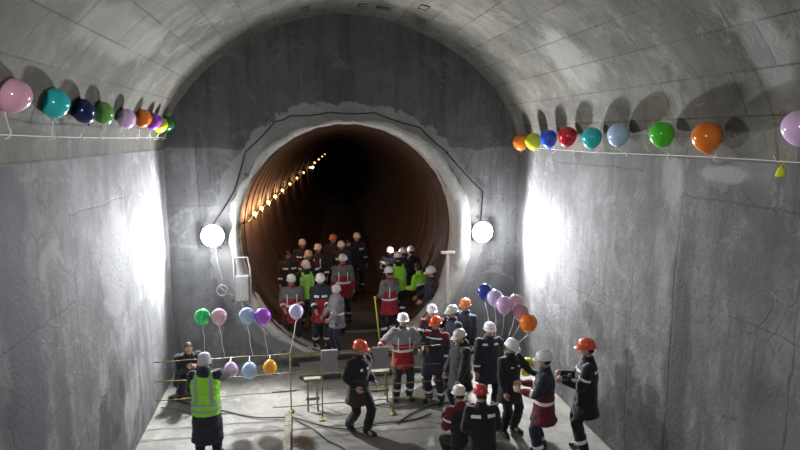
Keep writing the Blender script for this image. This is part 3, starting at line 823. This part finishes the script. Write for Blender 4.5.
def person(name, loc, yaw, h, label, scheme, stripes=(), trousers='navy', helmet='white', hands=((-.27, -.10, .86), (.27, -.10, .86)), lean=0.0, drop=0.0,
           feet=((-.13, 0), (.13, 0)), footyaw=(.2, -.2), head=(0, 0, 0), coat=0.10, collar=None, vox=.018, shin=True, hair=None, vest=None, curl=(.35, .35), pad=1.09, hood=False,
           twist=0.0, group=None, headlamp=False, face='SKIN', poles=None, strap=False, hipshift=0.0, zfeet=(0, 0)):
    s = h / 1.79
    root = empty('person', loc, yaw, label, 'person', group or 'workers gathered at the tunnel breakthrough')
    root.scale = (s, s, s)
    seed = (loc[0] * 13.7 + loc[1] * 3.1)
    # skeleton (local, facing -Y)
    hip = V((0, hipshift, .93 - drop))
    up = V((0, -math.sin(lean), math.cos(lean)))
    def hand_pt(q):
        if q[0] == 'w':
            v = V(q[1:]) - V(loc); return Matrix.Rotation(-yaw, 3, 'Z') @ v / s
        return V(q)
    X = V((math.cos(twist), math.sin(twist), 0)); F = up.cross(X).normalized() * -1  # F: forward
    F = X.cross(up).normalized()
    if F.y > 0: F = -F
    neck = hip + up * .54
    sh = {-1: hip + up * .475 - X * .185, 1: hip + up * .475 + X * .185}
    hp = {-1: hip + V((-.09, 0, -.03)), 1: hip + V((.09, 0, -.03))}
    EL, WR_, KN, AN = {}, {}, {}, {}
    for i, sd in enumerate((-1, 1)):
        pole = V(poles[i]) if poles and poles[i] else V((sd * .35, .8, -.5))
        EL[sd], WR_[sd] = ik(sh[sd], hand_pt(hands[i]), .29, .265, pole)
        an = V((feet[i][0], feet[i][1], .085 + zfeet[i]))
        KN[sd], AN[sd] = ik(hp[sd], an, .43, .43, V((sd * .12 + math.sin(footyaw[i]) * -.3, -1, 0)))
    # body: one continuous remeshed figure, with modelled head and hands
    bm = bmesh.new()
    loft(bm, [(hip - up * .10, X, F, .13, .10), (hip, X, F, .15, .11), (hip + up * .2, X, F, .135, .10), (hip + up * .38, X, F, .16, .11), (hip + up * .48, X, F, .13, .09), (neck, X, F, .062, .06)], 16)
    hq = Euler((-head[0], head[1], head[2])).to_matrix()
    hc = neck + up * .05 + V((0, 0, .10)) + V((0, -.025 - .3 * max(0, lean) * .1, 0))
    hx = hq
    limb(bm, neck - up * .04, hc + hx @ V((0, .02, -.06)), .060, .055)
    for sd in (-1, 1):
        limb(bm, sh[sd], EL[sd], .052, .042); limb(bm, EL[sd], WR_[sd], .042, .029)
        limb(bm, hp[sd], KN[sd], .085, .058); limb(bm, KN[sd], AN[sd], .058, .042)
        limb(bm, AN[sd], AN[sd] + V((math.sin(footyaw[0 if sd < 0 else 1]) * .1, -.12, -.04)), .04, .035)
    b = remeshed(bm, .026, 3)
    for f in b.faces: f.material_index = 0
    append(b, HEADT, Matrix.Translation(hc) @ hx.to_4x4())
    HM = {}
    for i, sd in enumerate((-1, 1)):
        d = (WR_[sd] - EL[sd]).normalized(); z = -d
        inw = -X * sd
        palm = (inw - z * inw.dot(z))
        if palm.length < .2: palm = V((0, -1, 0)) - z * (-z.y)
        palm.normalize(); y = -palm; x = y.cross(z).normalized()
        M = Matrix((x, y, z)).transposed().to_4x4()
        # thumb should point forward/up
        flip = False
        if x.dot(V((0, -1, .6))) < 0: M = M @ Matrix.Diagonal((-1, 1, 1, 1)); flip = True
        HM[sd] = Matrix.Translation(WR_[sd]) @ M
        append(b, HANDT[curl[i]], HM[sd], flip)
    obj('body', b, [SKIN, SKIN2, EYEW, EYED, HAIRD], root)
    # trousers
    bm = bmesh.new()
    loft(bm, [(hip - up * .13, X, F, .15, .12), (hip - up * .05, X, F, .175, .135), (hip + up * .06, X, F, .165, .125), (hip + up * .13, X, F, .15, .115)], 16)
    for sd in (-1, 1):
        d = (AN[sd] - KN[sd]).normalized()
        limb(bm, hp[sd], KN[sd], .106, .084, mid=.100); limb(bm, KN[sd], AN[sd] + d * .0, .084, .078, mid=.088)
    b = remeshed(bm, vox, 3, .012, seed)
    mats = [CL[trousers]]
    if shin:
        for sd in (-1, 1):
            ax = (AN[sd] - KN[sd]).normalized()
            for t in (.52, .66):
                bmesh.ops.bisect_plane(b, geom=b.verts[:] + b.edges[:] + b.faces[:], plane_co=KN[sd].lerp(AN[sd], t), plane_no=ax, dist=1e-5)
    tr = obj('trousers', b.copy() if shin else b, mats, root)
    if shin:
        def isst(c):
            for sd in (-1, 1):
                t, d = seg_t(c, KN[sd], AN[sd])
                if .52 < t < .66 and d < .13: return True
        extract(b, isst, 'reflective_stripe', CL['reflect'], tr, .004)
    # jacket
    p = pad
    bm = bmesh.new(); hem = -.20 - coat
    rg = []
    if coat:
        rg += [(hip + up * hem, X, F, .235 * p, .20 * p), (hip + up * (hem * .5 - .05), X, F, .215 * p, .175 * p)]
    rg += [(hip - up * .17, X, F, .208 * p, .16 * p), (hip, X, F, .198 * p, .150 * p), (hip + up * .16, X, F, .188 * p, .14 * p), (hip + up * .32, X, F, .205 * p, .148 * p),
           (hip + up * .43, X, F, .198 * p, .132 * p), (hip + up * .50, X, F, .145 * p, .105), (hip + up * .545, X, F, .092, .085), (hip + up * .60, X, F, .078, .076)]
    loft(bm, rg, 20, 0)
    for sd in (-1, 1):
        limb(bm, sh[sd], EL[sd], .083 * p, .066 * p, mid=.074 * p)
        e2 = WR_[sd] - (WR_[sd] - EL[sd]).normalized() * .02
        limb(bm, EL[sd], e2, .066 * p, .050 * p, mid=.062 * p)
    if hood: ellipsoid(bm, neck + F * -.09 + up * .02, .11, .065, .085, 14, 10)
    b = remeshed(bm, vox, 3, .013, seed + 2)
    L0, L1 = hip, hip + up * .54
    planes = set()
    for st in stripes:
        bn, t0, t1 = st[0], st[1], st[2]
        for t in (t0, t1):
            if bn == 'T': planes.add((tuple(L0.lerp(L1, t)), tuple(up)))
            elif bn in 'UF':
                for sd in (-1, 1):
                    if len(st) > 6 and st[6] and st[6] != sd: continue
                    a, c = (sh[sd], EL[sd]) if bn == 'U' else (EL[sd], WR_[sd])
                    planes.add((tuple(a.lerp(c, t)), tuple((c - a).normalized())))
        if len(st) > 4 and st[3] is not None:
            for xx in (st[3], st[4]):
                for q in (-1, 1):
                    if abs(xx) < .5: planes.add((tuple(hip + X * xx * q), tuple(X)))
    for co, no in planes:
        bmesh.ops.bisect_plane(b, geom=b.verts[:] + b.edges[:] + b.faces[:], plane_co=co, plane_no=no, dist=1e-5)
    def cls(c):
        best = None
        for key, a, e, r in [('T', hip - up * .1, neck, .17)] + [('U', sh[sd], EL[sd], .075) for sd in (-1, 1)] + [('F', EL[sd], WR_[sd], .06) for sd in (-1, 1)]:
            t, d = seg_t(c, a, e)
            if key == 'T':
                q = c - hip; fr = q.dot(X); ff = q.dot(F); tt = q.dot(up) / .54
                d = math.sqrt((fr / .21) ** 2 + (ff / .155) ** 2) if tt < 1.1 else 3
                if tt > .8: d = max(0, (abs(fr) - .135) / .05 + .9)
                sc = d
                if best is None or sc < best[0]: best = (sc, 'T', tt, fr, ff, 0)
            else:
                sc = d / (r * 1.15)
                if best is None or sc < best[0]: best = (sc, key, t, (c - hip).dot(X), (c - hip).dot(F), 0)
        return best
    keys = []; info = {}
    for f in b.faces:
        bb = cls(f.calc_center_median()); info[f.index] = bb
        k = scheme(bb[1], bb[2], None, bb[3])
        if k not in keys: keys.append(k)
        f.material_index = keys.index(k)
    b.faces.index_update()
    b.faces.ensure_lookup_table()
    infos = [cls(f.calc_center_median()) for f in b.faces]
    jk = b.copy()
    jacket = obj('coat' if coat > .2 else 'jacket', jk, [CL[k] for k in keys], root)
    def stsel(i, c):
        bb = infos[i]
        for st in stripes:
            if bb[1] != st[0] or not (st[1] < bb[2] < st[2]): continue
            if len(st) > 4 and st[3] is not None and not (st[3] < abs(bb[3]) < st[4]): continue
            if len(st) > 5 and st[5] == 'f' and bb[4] < .02: continue
            if len(st) > 5 and st[5] == 'b' and bb[4] > -.02: continue
            if len(st) > 6 and st[6] and bb[3] * st[6] < 0: continue
            return True
        return False
    if vest:
        vb = b.copy(); vb.faces.ensure_lookup_table()
        sel = [f for f in vb.faces if not (infos[f.index][1] == 'T' and -.28 < infos[f.index][2] < .98 and abs(infos[f.index][3]) < .215 and not (infos[f.index][2] > .9 and abs(infos[f.index][3]) < .075))]
        bmesh.ops.delete(vb, geom=sel, context='FACES')
        vb.normal_update()
        for v in vb.verts: v.co += v.normal * .012
        vo = obj('safety_vest', vb, CL[vest], root)
        par, off, mt = vo, .018, CL['greyband']
    else: par, off, mt = jacket, .005, CL['reflect']
    if stripes: extract(b, None, 'reflective_stripe', mt, par, off, stsel)
    else: b.free()
    # collar
    bm = bmesh.new()
    cn = neck + up * .015
    loft(bm, [(cn - up * .02, X, F, .092, .085), (cn + up * .045, X, F, .080, .078), (cn + up * .05, X, F, .068, .066), (cn - up * .01, X, F, .066, .064)], 18, 0, False)
    obj('collar', bm, CL[collar or keys[0]], root)
    # boots
    for i, sd in enumerate((-1, 1)):
        bm = bmesh.new(); fy = footyaw[i]; fw = V((math.sin(-fy) * 1, -math.cos(fy), 0)); fw = V((sd * abs(math.sin(fy)), -math.cos(fy), 0)) if not zfeet[i] else fw
        sx = V((-fw.y, fw.x, 0)); z = V((0, 0, 1)); a = AN[sd].copy(); g = a.z - .085
        def P(t, zz): q = a + fw * t; return V((q.x, q.y, g + zz))
        loft(bm, [(P(-.075, .035), sx, z, .028, .03), (P(-.06, .045), sx, z, .040, .045), (P(0, .055), sx, z, .046, .055, .85), (P(.08, .045), sx, z, .050, .045, .85), (P(.15, .034), sx, z, .052, .034, .8), (P(.19, .028), sx, z, .040, .028, .8), (P(.205, .024), sx, z, .02, .015)], 14)
        dd = (AN[sd] - KN[sd]).normalized(); limb(bm, a - dd * .14, a, .062, .056)
        obj('boot', bm, BOOT, root)
    # helmet / hat / hair
    HMx = Matrix.Translation(hc) @ hx.to_4x4()
    if helmet and helmet != 'knit':
        hl = HEL[helmet]
        bm = bmesh.new(); n = 26; prev = None
        prof = [(1.0, .0), (1.0, .025), (.975, .055), (.90, .085), (.76, .108), (.54, .124), (.28, .132), (.02, .134)]
        T = HMx @ Matrix.Translation((0, .005, .032)) @ Euler((-.06, 0, 0)).to_matrix().to_4x4()
        for (r, z) in prof:
            row = [bm.verts.new(T @ V((.107 * r * math.cos(2 * PI * i / n), .130 * r * math.sin(2 * PI * i / n), z))) for i in range(n)]
            if prev:
                for i in range(n): bm.faces.new((prev[i], prev[(i + 1) % n], row[(i + 1) % n], row[i]))
            prev = row
        bm.faces.new(prev)
        for xx in (-.028, 0, .028):
            tube(bm, [T @ V((xx, .122 * math.cos(a), .02 + .112 * math.sin(a) + .004)) for a in [PI * k / 10 for k in range(1, 10)]], .006, 6)
        ho = obj('helmet', bm, hl, root); sol = ho.modifiers.new('t', 'SOLIDIFY'); sol.thickness = .003
        bm = bmesh.new(); rin, rout = [], []
        for i in range(n):
            a = 2 * PI * i / n; c_, s_ = math.cos(a), math.sin(a)
            ext = .012 + .045 * max(0, -s_) ** 2.5
            rin.append(bm.verts.new(T @ V((.106 * c_, .129 * s_, .006)))); rout.append(bm.verts.new(T @ V(((.107 + ext) * c_, (.130 + ext) * s_, -.004 - .012 * max(0, -s_) ** 2))))
        for i in range(n): bm.faces.new((rin[i], rin[(i + 1) % n], rout[(i + 1) % n], rout[i]))
        bo = obj('helmet_brim', bm, hl, ho); sol = bo.modifiers.new('t', 'SOLIDIFY'); sol.thickness = .004
        if strap:
            bm = bmesh.new(); tube(bm, [HMx @ V(q) for q in ((-.088, 0, .03), (-.083, -.02, -.05), (-.04, -.05, -.118), (0, -.06, -.124), (.04, -.05, -.118), (.083, -.02, -.05), (.088, 0, .03))], .005, 6)
            obj('chin_strap', bm, DARKP, ho)
        if headlamp:
            bm = bmesh.new(); lathe(bm, [(0, .03), (.035, .028), (.045, 0), (.03, -.03), (0, -.03)], 16, HMx @ Matrix.Translation((0, -.15, .08)) @ Euler((PI / 2, 0, 0)).to_matrix().to_4x4())
            obj('headlamp', bm, LENS, root)
    if helmet == 'knit':
        bm = bmesh.new(); n = 24; prev = None
        T = HMx @ Matrix.Translation((0, .012, .0)) @ Matrix.Diagonal((1.06, 1.04, .90, 1))
        for (r, z) in [(.99, -.03), (1.04, -.02), (1.05, .02), (1.0, .025), (1.0, .06), (.93, .10), (.76, .132), (.48, .15), (.2, .158), (.02, .16)]:
            row = [bm.verts.new(T @ V((.094 * r * math.cos(2 * PI * i / n) , .112 * r * math.sin(2 * PI * i / n), z))) for i in range(n)]
            if prev:
                for i in range(n): bm.faces.new((prev[i], prev[(i + 1) % n], row[(i + 1) % n], row[i]))
            prev = row
        bm.faces.new(prev); obj('hat', bm, CL['knit'], root)
    hm = {None: HAIRD, 'grey': HAIRG, 'dark': HAIRD}[hair]
    bm = bmesh.new(); n = 24
    rows = []
    full = helmet is None
    for j in range(9):
        th = (PI * .02 + PI * .60 * j / 8)
        row = []
        for i in range(n):
            a = 2 * PI * i / n; sa = math.sin(a)
            lim = 1.0 if sa > -.1 else ((.80 if sa > -.6 else .66) if full else .5)
            t2 = th * lim
            k = (1.12 if full else 1.055) + (.05 * noise.noise(V((i * .7, j * .6, seed))) if full else 0)
            row.append(bm.verts.new(HMx @ V((.074 * k * math.sin(t2) * math.cos(a), .098 * k * math.sin(t2) * sa + .004, .118 * k * math.cos(t2)))))
        if rows:
            for i in range(n): bm.faces.new((rows[-1][i], rows[-1][(i + 1) % n], row[(i + 1) % n], row[i]))
        rows.append(row)
    bm.faces.new(rows[0]); obj('hair', bm, hm, root)
    root['_h'] = 0; del root['_h']
    return root, HM

def extract(b, fn, name, mat, parent, off, fi=None):
    b.faces.index_update(); b.faces.ensure_lookup_table()
    dele = [f for f in b.faces if not (fi(f.index, f.calc_center_median()) if fi else fn(f.calc_center_median()))]
    if len(dele) == len(b.faces): b.free(); return None
    bmesh.ops.delete(b, geom=dele, context='FACES')
    b.normal_update()
    for v in b.verts: v.co += v.normal * off
    for f in b.faces: f.material_index = 0
    # an item of its own for every separate band
    left = set(b.faces); comps = []
    while left:
        f = left.pop(); st = [f]; comp = [f]
        while st:
            g = st.pop()
            for ed in g.edges:
                for q in ed.link_faces:
                    if q in left: left.discard(q); st.append(q); comp.append(q)
        comps.append(comp)
    out = []
    for comp in comps:
        if sum(f.calc_area() for f in comp) < .0012: continue
        nb = bmesh.new(); mp = {}
        for f in comp:
            vs = []
            for v in f.verts:
                if v not in mp: mp[v] = nb.verts.new(v.co)
                vs.append(mp[v])
            try: nb.faces.new(vs)
            except ValueError: pass
        out.append(obj(name, nb, mat, parent))
    b.free()
    return out

D = math.radians
NV = sch('navy'); BK = sch('black'); CH = sch('charcoal')
GR = sch('red', yoke='grey', yoke_t=.52, sleeve='grey', cuff='red', shoulder='grey', side='red')        # grey yoke, red body
GR2 = sch('red', yoke='lightgrey', yoke_t=.46, sleeve='lightgrey', cuff='red')
NR = sch('navy', shoulder='maroon')
NR2 = sch('navy', low='red', low_t=.50, cuff='navy')
WG = sch('lightgrey', side='grey', sleeve='grey', cuff='lightgrey')
MR = sch('navy', low='maroon', low_t=.34, sleeve='navy', cuff='maroon')
PC = sch('navy', side='navy', low='brown', low_t=.35)
MF = sch('black', shoulder='black', cuff='charcoal')
WAIST = ('T', .16, .26); CUFF = ('F', .50, .66); CHEST = ('T', .60, .69, .04, .17, 'f'); BACK = ('T', .66, .75, .04, .17, 'b')
PIPE = ('T', .26, .72, .10, .122, 'f'); UARM = ('U', .55, .70)
WH = 'workers by the right wall'; TG = 'workers standing inside the tunnel mouth'

# man standing bent over at the left wall
person('man', (-2.36, 11.80, 0), D(20), 1.74, 'bareheaded dark haired person in a dark coat leaning by the left wall', BK, (), 'black', None, hands=((-.06, -.42, .78), (.10, -.44, .76)), lean=.50, drop=.42,
       feet=((-.17, .0), (.17, -.06)), head=(.42, 0, -.1), shin=False, hair='dark', coat=.10, pad=1.22, group='people on the chamber floor')
# woman in lime vest
person('woman', (-1.60, 9.30, 0), D(176), 1.82, 'person seen from behind in a lime safety vest over a long dark padded coat', sch('navy'), (('T', .02, .09), ('T', -.16, -.09), ('T', .09, .93, .085, .135)), 'black', 'knit',
       hands=((-.17, -.30, 1.02), ('w', -1.37, 9.72, 1.20))[::-1] if False else ((('w', -1.30, 9.86, 1.18)), (.16, -.32, 1.12)), coat=.42, shin=False, vest='lime', hood=True, head=(.05, 0, .25), group='people on the chamber floor')
# walking person
person('man', (.89, 9.72, 0), D(38), 1.76, 'person in an orange red helmet and dark jacket walking past the railing', sch('black', low='brown', low_t=.35), (('T', .62, .70, .05, .10, 'f'),), 'black', 'orangered',
       hands=((-.18, -.12, .95), (.20, -.20, .98)), feet=((-.05, .22), (.07, -.14)), zfeet=(.03, 0), lean=.06, drop=.03, head=(-.10, 0, .25), group='people on the chamber floor', shin=False, strap=True)
# centre group
person('man', (1.89, 10.95, 0), D(0), 1.78, 'person in a white helmet and grey and red jacket with open arms', GR2, (WAIST, CUFF, PIPE), 'navy', 'white', coat=.04, collar='black', hands=((-.50, -.15, 1.12), (.42, -.26, 1.13)), head=(0, 0, .05), strap=True, group='group meeting beside the railing')
person('man', (2.58, 11.45, 0), D(-5), 1.78, 'person in a white helmet with a red shoulder behind the orange red helmet', sch('navy', shoulder='maroon'), (('U', .45, .62), ), 'navy', 'white', head=(0, 0, .1), group='group meeting beside the railing')
person('man', (2.50, 10.70, 0), D(-32), 1.76, 'person in an orange red helmet and navy jacket reaching out to shake hands', NR, (('T', .78, .83, .0, .17, 'f'), ('F', .45, .60)), 'navy', 'orangered', hands=(('w', 2.22, 10.62, 1.16), (.27, -.12, .9)), head=(-.1, 0, -.25), strap=True, group='group meeting beside the railing')
person('man', (2.80, 9.98, 0), D(-75), 1.72, 'person in a pale helmet and thick dark padded jacket seen from the side', CH, (), 'black', 'offwhite', hands=((-.24, -.18, .88), (.24, -.16, .86)), head=(-.28, 0, -.1), pad=1.22, shin=False, group='group meeting beside the railing', hood=True)
person('man', (2.98, 11.25, 0), D(-70), 1.80, 'person in a greenish white helmet in profile behind the padded jacket', sch('slate'), (('U', .5, .62),), 'navy', 'greenish', head=(-.1, 0, 0), group='group meeting beside the railing')
person('man', (3.36, 11.62, 0), D(-55), 1.82, 'person in a faded orange helmet at the back of the right group', sch('slate'), (), 'navy', 'orange', head=(-.05, 0, .2), group='group meeting beside the railing')
# right group
person('man', (3.38, 10.12, 0), D(0), 1.78, 'person in a white helmet with white shoulder stripes below the balloon bunch', sch('navy'), (('T', .80, .87, .06, .19, 'f'), ('F', .55, .68)), 'navy', 'white', hands=((-.26, -.08, .86), (.24, -.12, .90)), strap=True, group=WH)
person('man', (3.50, 9.30, 0), D(22), 1.74, 'person in a white helmet and plain black jacket looking down with one arm out', BK, (('T', .66, .71, .05, .10, 'f'),), 'black', 'white', hands=((-.24, -.14, .88), ('w', 3.92, 9.02, 1.15)), head=(-.32, 0, .15), shin=False, group=WH)
person('man', (3.76, 8.42, 0), D(-118), 1.83, 'person in a white helmet seen from behind with a maroon jacket skirt and sleeves', MR, (('T', .06, .15), ('F', .25, .42)), 'navy', 'white', hands=((-.20, -.36, 1.12), (.16, -.34, 1.14)), head=(-.15, 0, -.1), group=WH)
person('man', (4.50, 8.46, 0), D(-112), 1.97, 'person in a red helmet and black jacket holding a camera by the right wall', BK, (('T', .70, .78, .05, .18), ('U', .55, .68), ('F', .1, .25)), 'black', 'orangered', hands=((-.10, -.36, 1.18), (.12, -.34, 1.14)), head=(-.12, 0, 0), group=WH, curl=(1.2, 1.2))
person('man', (2.38, 8.24, 0), D(-168), 1.70, 'person in an off white helmet crouching beside the red helmet in front', sch('black', shoulder='maroon', sleeve='maroon', cuff='black'), (('U', .5, .62), ('F', .2, .4)), 'black', 'offwhite', lean=.25, drop=.34, hands=((-.18, -.34, .9), (.18, -.34, .9)), feet=((-.14, .05), (.14, -.1)), head=(-.2, 0, 0), group='pair seen from behind at the bottom edge')
person('man', (2.53, 7.76, 0), D(178), 1.72, 'person in a dark red helmet seen from behind with white shoulder bands', sch('black'), (('T', .70, .79, .05, .19, 'b'),), 'black', 'red', lean=.20, drop=.14, hands=((-.2, -.32, .95), (.2, -.32, .95)), feet=((-.14, .05), (.14, -.05)), head=(-.25, 0, 0), group='pair seen from behind at the bottom edge')
# inside the tunnel mouth
q = dict(vox=.022, group=TG)
def tz(y): return .2 if y < 14.6 else .38 - .015 * (y - 14.6)
def T(x, y, yaw, h, label, scheme, stripes, **k):
    kk = dict(q); kk.update(k); return person('worker', (x, y, tz(y)), D(yaw), h, label, scheme, stripes, **kk)
T(-.30, 13.75, 5, 1.78, 'worker in a white helmet and grey and red jacket above the lavender balloon', GR, (WAIST, PIPE, CUFF), hands=((-.20, -.22, 1.0), (.20, -.24, 1.02)))
T(.38, 13.65, -5, 1.80, 'worker in a white helmet with broken white chest band in the front row', NR2, (('T', .56, .66, .03, .17, 'f'), ('F', .4, .62)), hands=((-.12, -.28, .98), (.14, -.28, 1.0)), head=(-.15, 0, 0))
T(.74, 13.22, -62, 1.64, 'person with grey hair in a white cap and light grey jacket facing left', WG, (('T', .16, .25),), helmet='knit', hands=((-.10, -.34, 1.0), (.16, -.30, .96)), hair='grey', shin=False, head=(-.1, 0, 0), coat=.06)
T(1.00, 15.0, 0, 1.80, 'worker in a white helmet with pale piping on a grey and red jacket', GR, (PIPE, WAIST), head=(-.05, 0, 0))
T(.05, 14.65, 15, 1.74, 'worker in a white helmet and lime vest between the two front men', BK, (('T', .15, .9, .07, .12),), vest='lime', head=(-.25, 0, .1))
T(.14, 15.9, -10, 1.76, 'worker in a pinkish white helmet in the left tunnel group', sch('navy', shoulder='maroon'), (('U', .4, .6),), helmet='pinkish')
T(.42, 16.7, -15, 1.80, 'worker in a white helmet with pale piping at the right of the left tunnel group', NV, (('T', .3, .8, .07, .10, 'f'), ('F', .5, .7)), helmet='white')
T(-.02, 17.3, 0, 1.85, 'tall worker in a dim white helmet at the back left', NV, (('T', .62, .70, .02, .18, 'f'),), helmet='pinkish')
T(-.40, 16.0, 10, 1.78, 'worker in a dark cap with white chest bands at the far left', NV, (('T', .60, .69, .04, .19, 'f'), ('F', .4, .6)), helmet=None, hair='dark')
T(.92, 17.9, -20, 1.88, 'worker in an orange helmet at the back of the tunnel group', sch('charcoal'), (), helmet='orange')
T(1.10, 17.1, 0, 1.80, 'worker in a white helmet with two white chest bands below the orange helmet', NV, (('T', .56, .69, .02, .17, 'f'), ('F', .5, .6)), head=(-.1, 0, 0))
T(1.66, 18.1, 5, 1.88, 'worker standing alone at the back with slanted white chest bands', NV, (('T', .66, .74, .04, .18, 'f'), ('F', .3, .4)), helmet='white')
T(1.36, 17.7, 10, 1.78, 'bareheaded worker in dark clothes between the back row helmets', BK, (), helmet=None, shin=False, hair='dark')
T(2.08, 13.95, -150, 1.82, 'worker in a white helmet and grey and red jacket turned away on the right', GR, (('T', .10, .19), PIPE[:5] + ('b',)), hands=((-.16, -.28, 1.05), (.18, -.28, 1.0)), head=(-.2, 0, 0))
T(2.46, 15.0, 180, 1.80, 'worker in a white helmet and dark jacket with lime vest edges', BK, (('T', .1, .9, .13, .17),), vest='lime', head=(-.1, 0, 0))
T(2.70, 15.6, 175, 1.80, 'worker in a white helmet half hidden behind the lime vests', NV, (), head=(-.1, 0, 0))
T(2.98, 15.9, -170, 1.78, 'worker in a white helmet at the far right of the tunnel crowd', NV, (), head=(-.15, 0, 0))
T(3.06, 14.5, -140, 1.80, 'worker with a dark cap in a lime jacket with white bands bending forward', sch('black', yoke='lime', yoke_t=.5, sleeve='lime', cuff='lime', low='black', low_t=.3), (('T', .45, .53), ('F', .45, .62)), helmet=None, hair='dark', lean=.3, hands=((-.2, -.4, 1.0), (.2, -.42, 1.05)))
T(3.10, 13.75, -85, 1.84, 'worker in a white helmet and plain navy jacket in profile on the right', sch('slate'), (), head=(-.2, 0, 0), hands=((-.16, -.32, 1.02), (.18, -.3, 1.0)), shin=False)
T(2.44, 16.3, 0, 1.72, 'dark dressed worker with a glaring lamp on the helmet', NV, (('U', .3, .5), ('F', .4, .6)), helmet='white', headlamp=True, hands=((-.2, -.3, 1.3), (.2, -.3, 1.3)))
l = bpy.data.lights.new('headlamp_light', 'POINT'); l.energy = 14; l.shadow_soft_size = .05
lo = bpy.data.objects.new('headlamp_light', l); C.objects.link(lo); lo.location = (2.44, 16.0, 2.12)

# camera held by the man at the right wall
e = empty('hand_camera', (4.14, 8.34, 1.38), D(-112), 'small black camera in the hands of the red helmeted person at the right wall', 'camera')
bm = bmesh.new(); box(bm, (-.065, -.03, -.04), (.065, .03, .04)); box(bm, (-.03, -.02, .04), (.03, .02, .065)); bmesh.ops.bevel(bm, geom=bm.edges[:], offset=.006, segments=2, affect='EDGES'); obj('camera_body', bm, DARKP, e, False)
bm = bmesh.new(); lathe(bm, [(0, 0), (.035, 0), (.035, .05), (.032, .08), (.028, .082), (.024, .07), (0, .068)], 18, Matrix.Translation((0, -.03, 0)) @ Euler((PI / 2, 0, 0)).to_matrix().to_4x4()); obj('camera_lens', bm, RUB, e)


# ------------------------------------------------------------------ added fill light
def fill_lamp(x, y, z, energy, aim, label):  # unseen tripod lamp added as stand-in for camera-side light
    e = empty('fill_lamp', (x, y, 0), 0, label, 'fill lamp')
    M = Matrix.Translation((0, 0, z))
    bm = bmesh.new(); box(bm, (-.16, -.10, -.13), (.16, .0, .13), 0, M); bmesh.ops.bevel(bm, geom=bm.edges[:], offset=.012, segments=2, affect='EDGES'); obj('housing', bm, DARKP, e, False)
    bm = bmesh.new(); box(bm, (-.14, .0, -.11), (.14, .012, .11), 0, M); obj('lens', bm, WMET, e, False)
    bm = bmesh.new(); tube(bm, [(0, -.06, .45), (0, -.06, z - .12)], .02, 10); obj('pole', bm, DARKP, e)
    for k in range(3):
        a = 2 * PI * k / 3 + .5
        bm = bmesh.new(); tube(bm, [(0, -.06, .9), (.55 * math.cos(a), -.06 + .55 * math.sin(a), .012)], .014, 8); obj('leg', bm, DARKP, e)
    l = bpy.data.lights.new('fill_beam', 'SPOT'); l.energy = energy; l.spot_size = math.radians(140); l.spot_blend = .5; l.shadow_soft_size = .10; l.color = (1, .985, .95)
    lo = bpy.data.objects.new('fill_beam', l); C.objects.link(lo); lo.parent = e; lo.location = (0, .06, z)
    lo.rotation_euler = (V(aim) - V((x, y + .06, z))).to_track_quat('-Z', 'Y').to_euler()
    return e
fill_lamp(-1.15, -.45, 5.35, 850, (1.2, 12, 3.6), 'added fill lamp on a tall tripod beside the viewer')

w = bpy.data.worlds.new('World'); bpy.context.scene.world = w; w.use_nodes = True
w.node_tree.nodes['Background'].inputs[0].default_value = (.5, .55, .6, 1); w.node_tree.nodes['Background'].inputs[1].default_value = .02

cam = bpy.data.cameras.new('Camera'); co = bpy.data.objects.new('Camera', cam); C.objects.link(co)
cam.sensor_width = 36; cam.lens = 588.14 / 800 * 36; cam.clip_end = 300
co.location = (0, 0, 5.2); co.rotation_euler = Euler((PI / 2 - .1512, 0, -.1659), 'XYZ')
sc = bpy.context.scene; sc.camera = co
sc.view_settings.view_transform = 'Standard'; sc.view_settings.look = 'None'; sc.view_settings.gamma = 1; sc.view_settings.exposure = -.3
sc.view_settings.use_curve_mapping = False
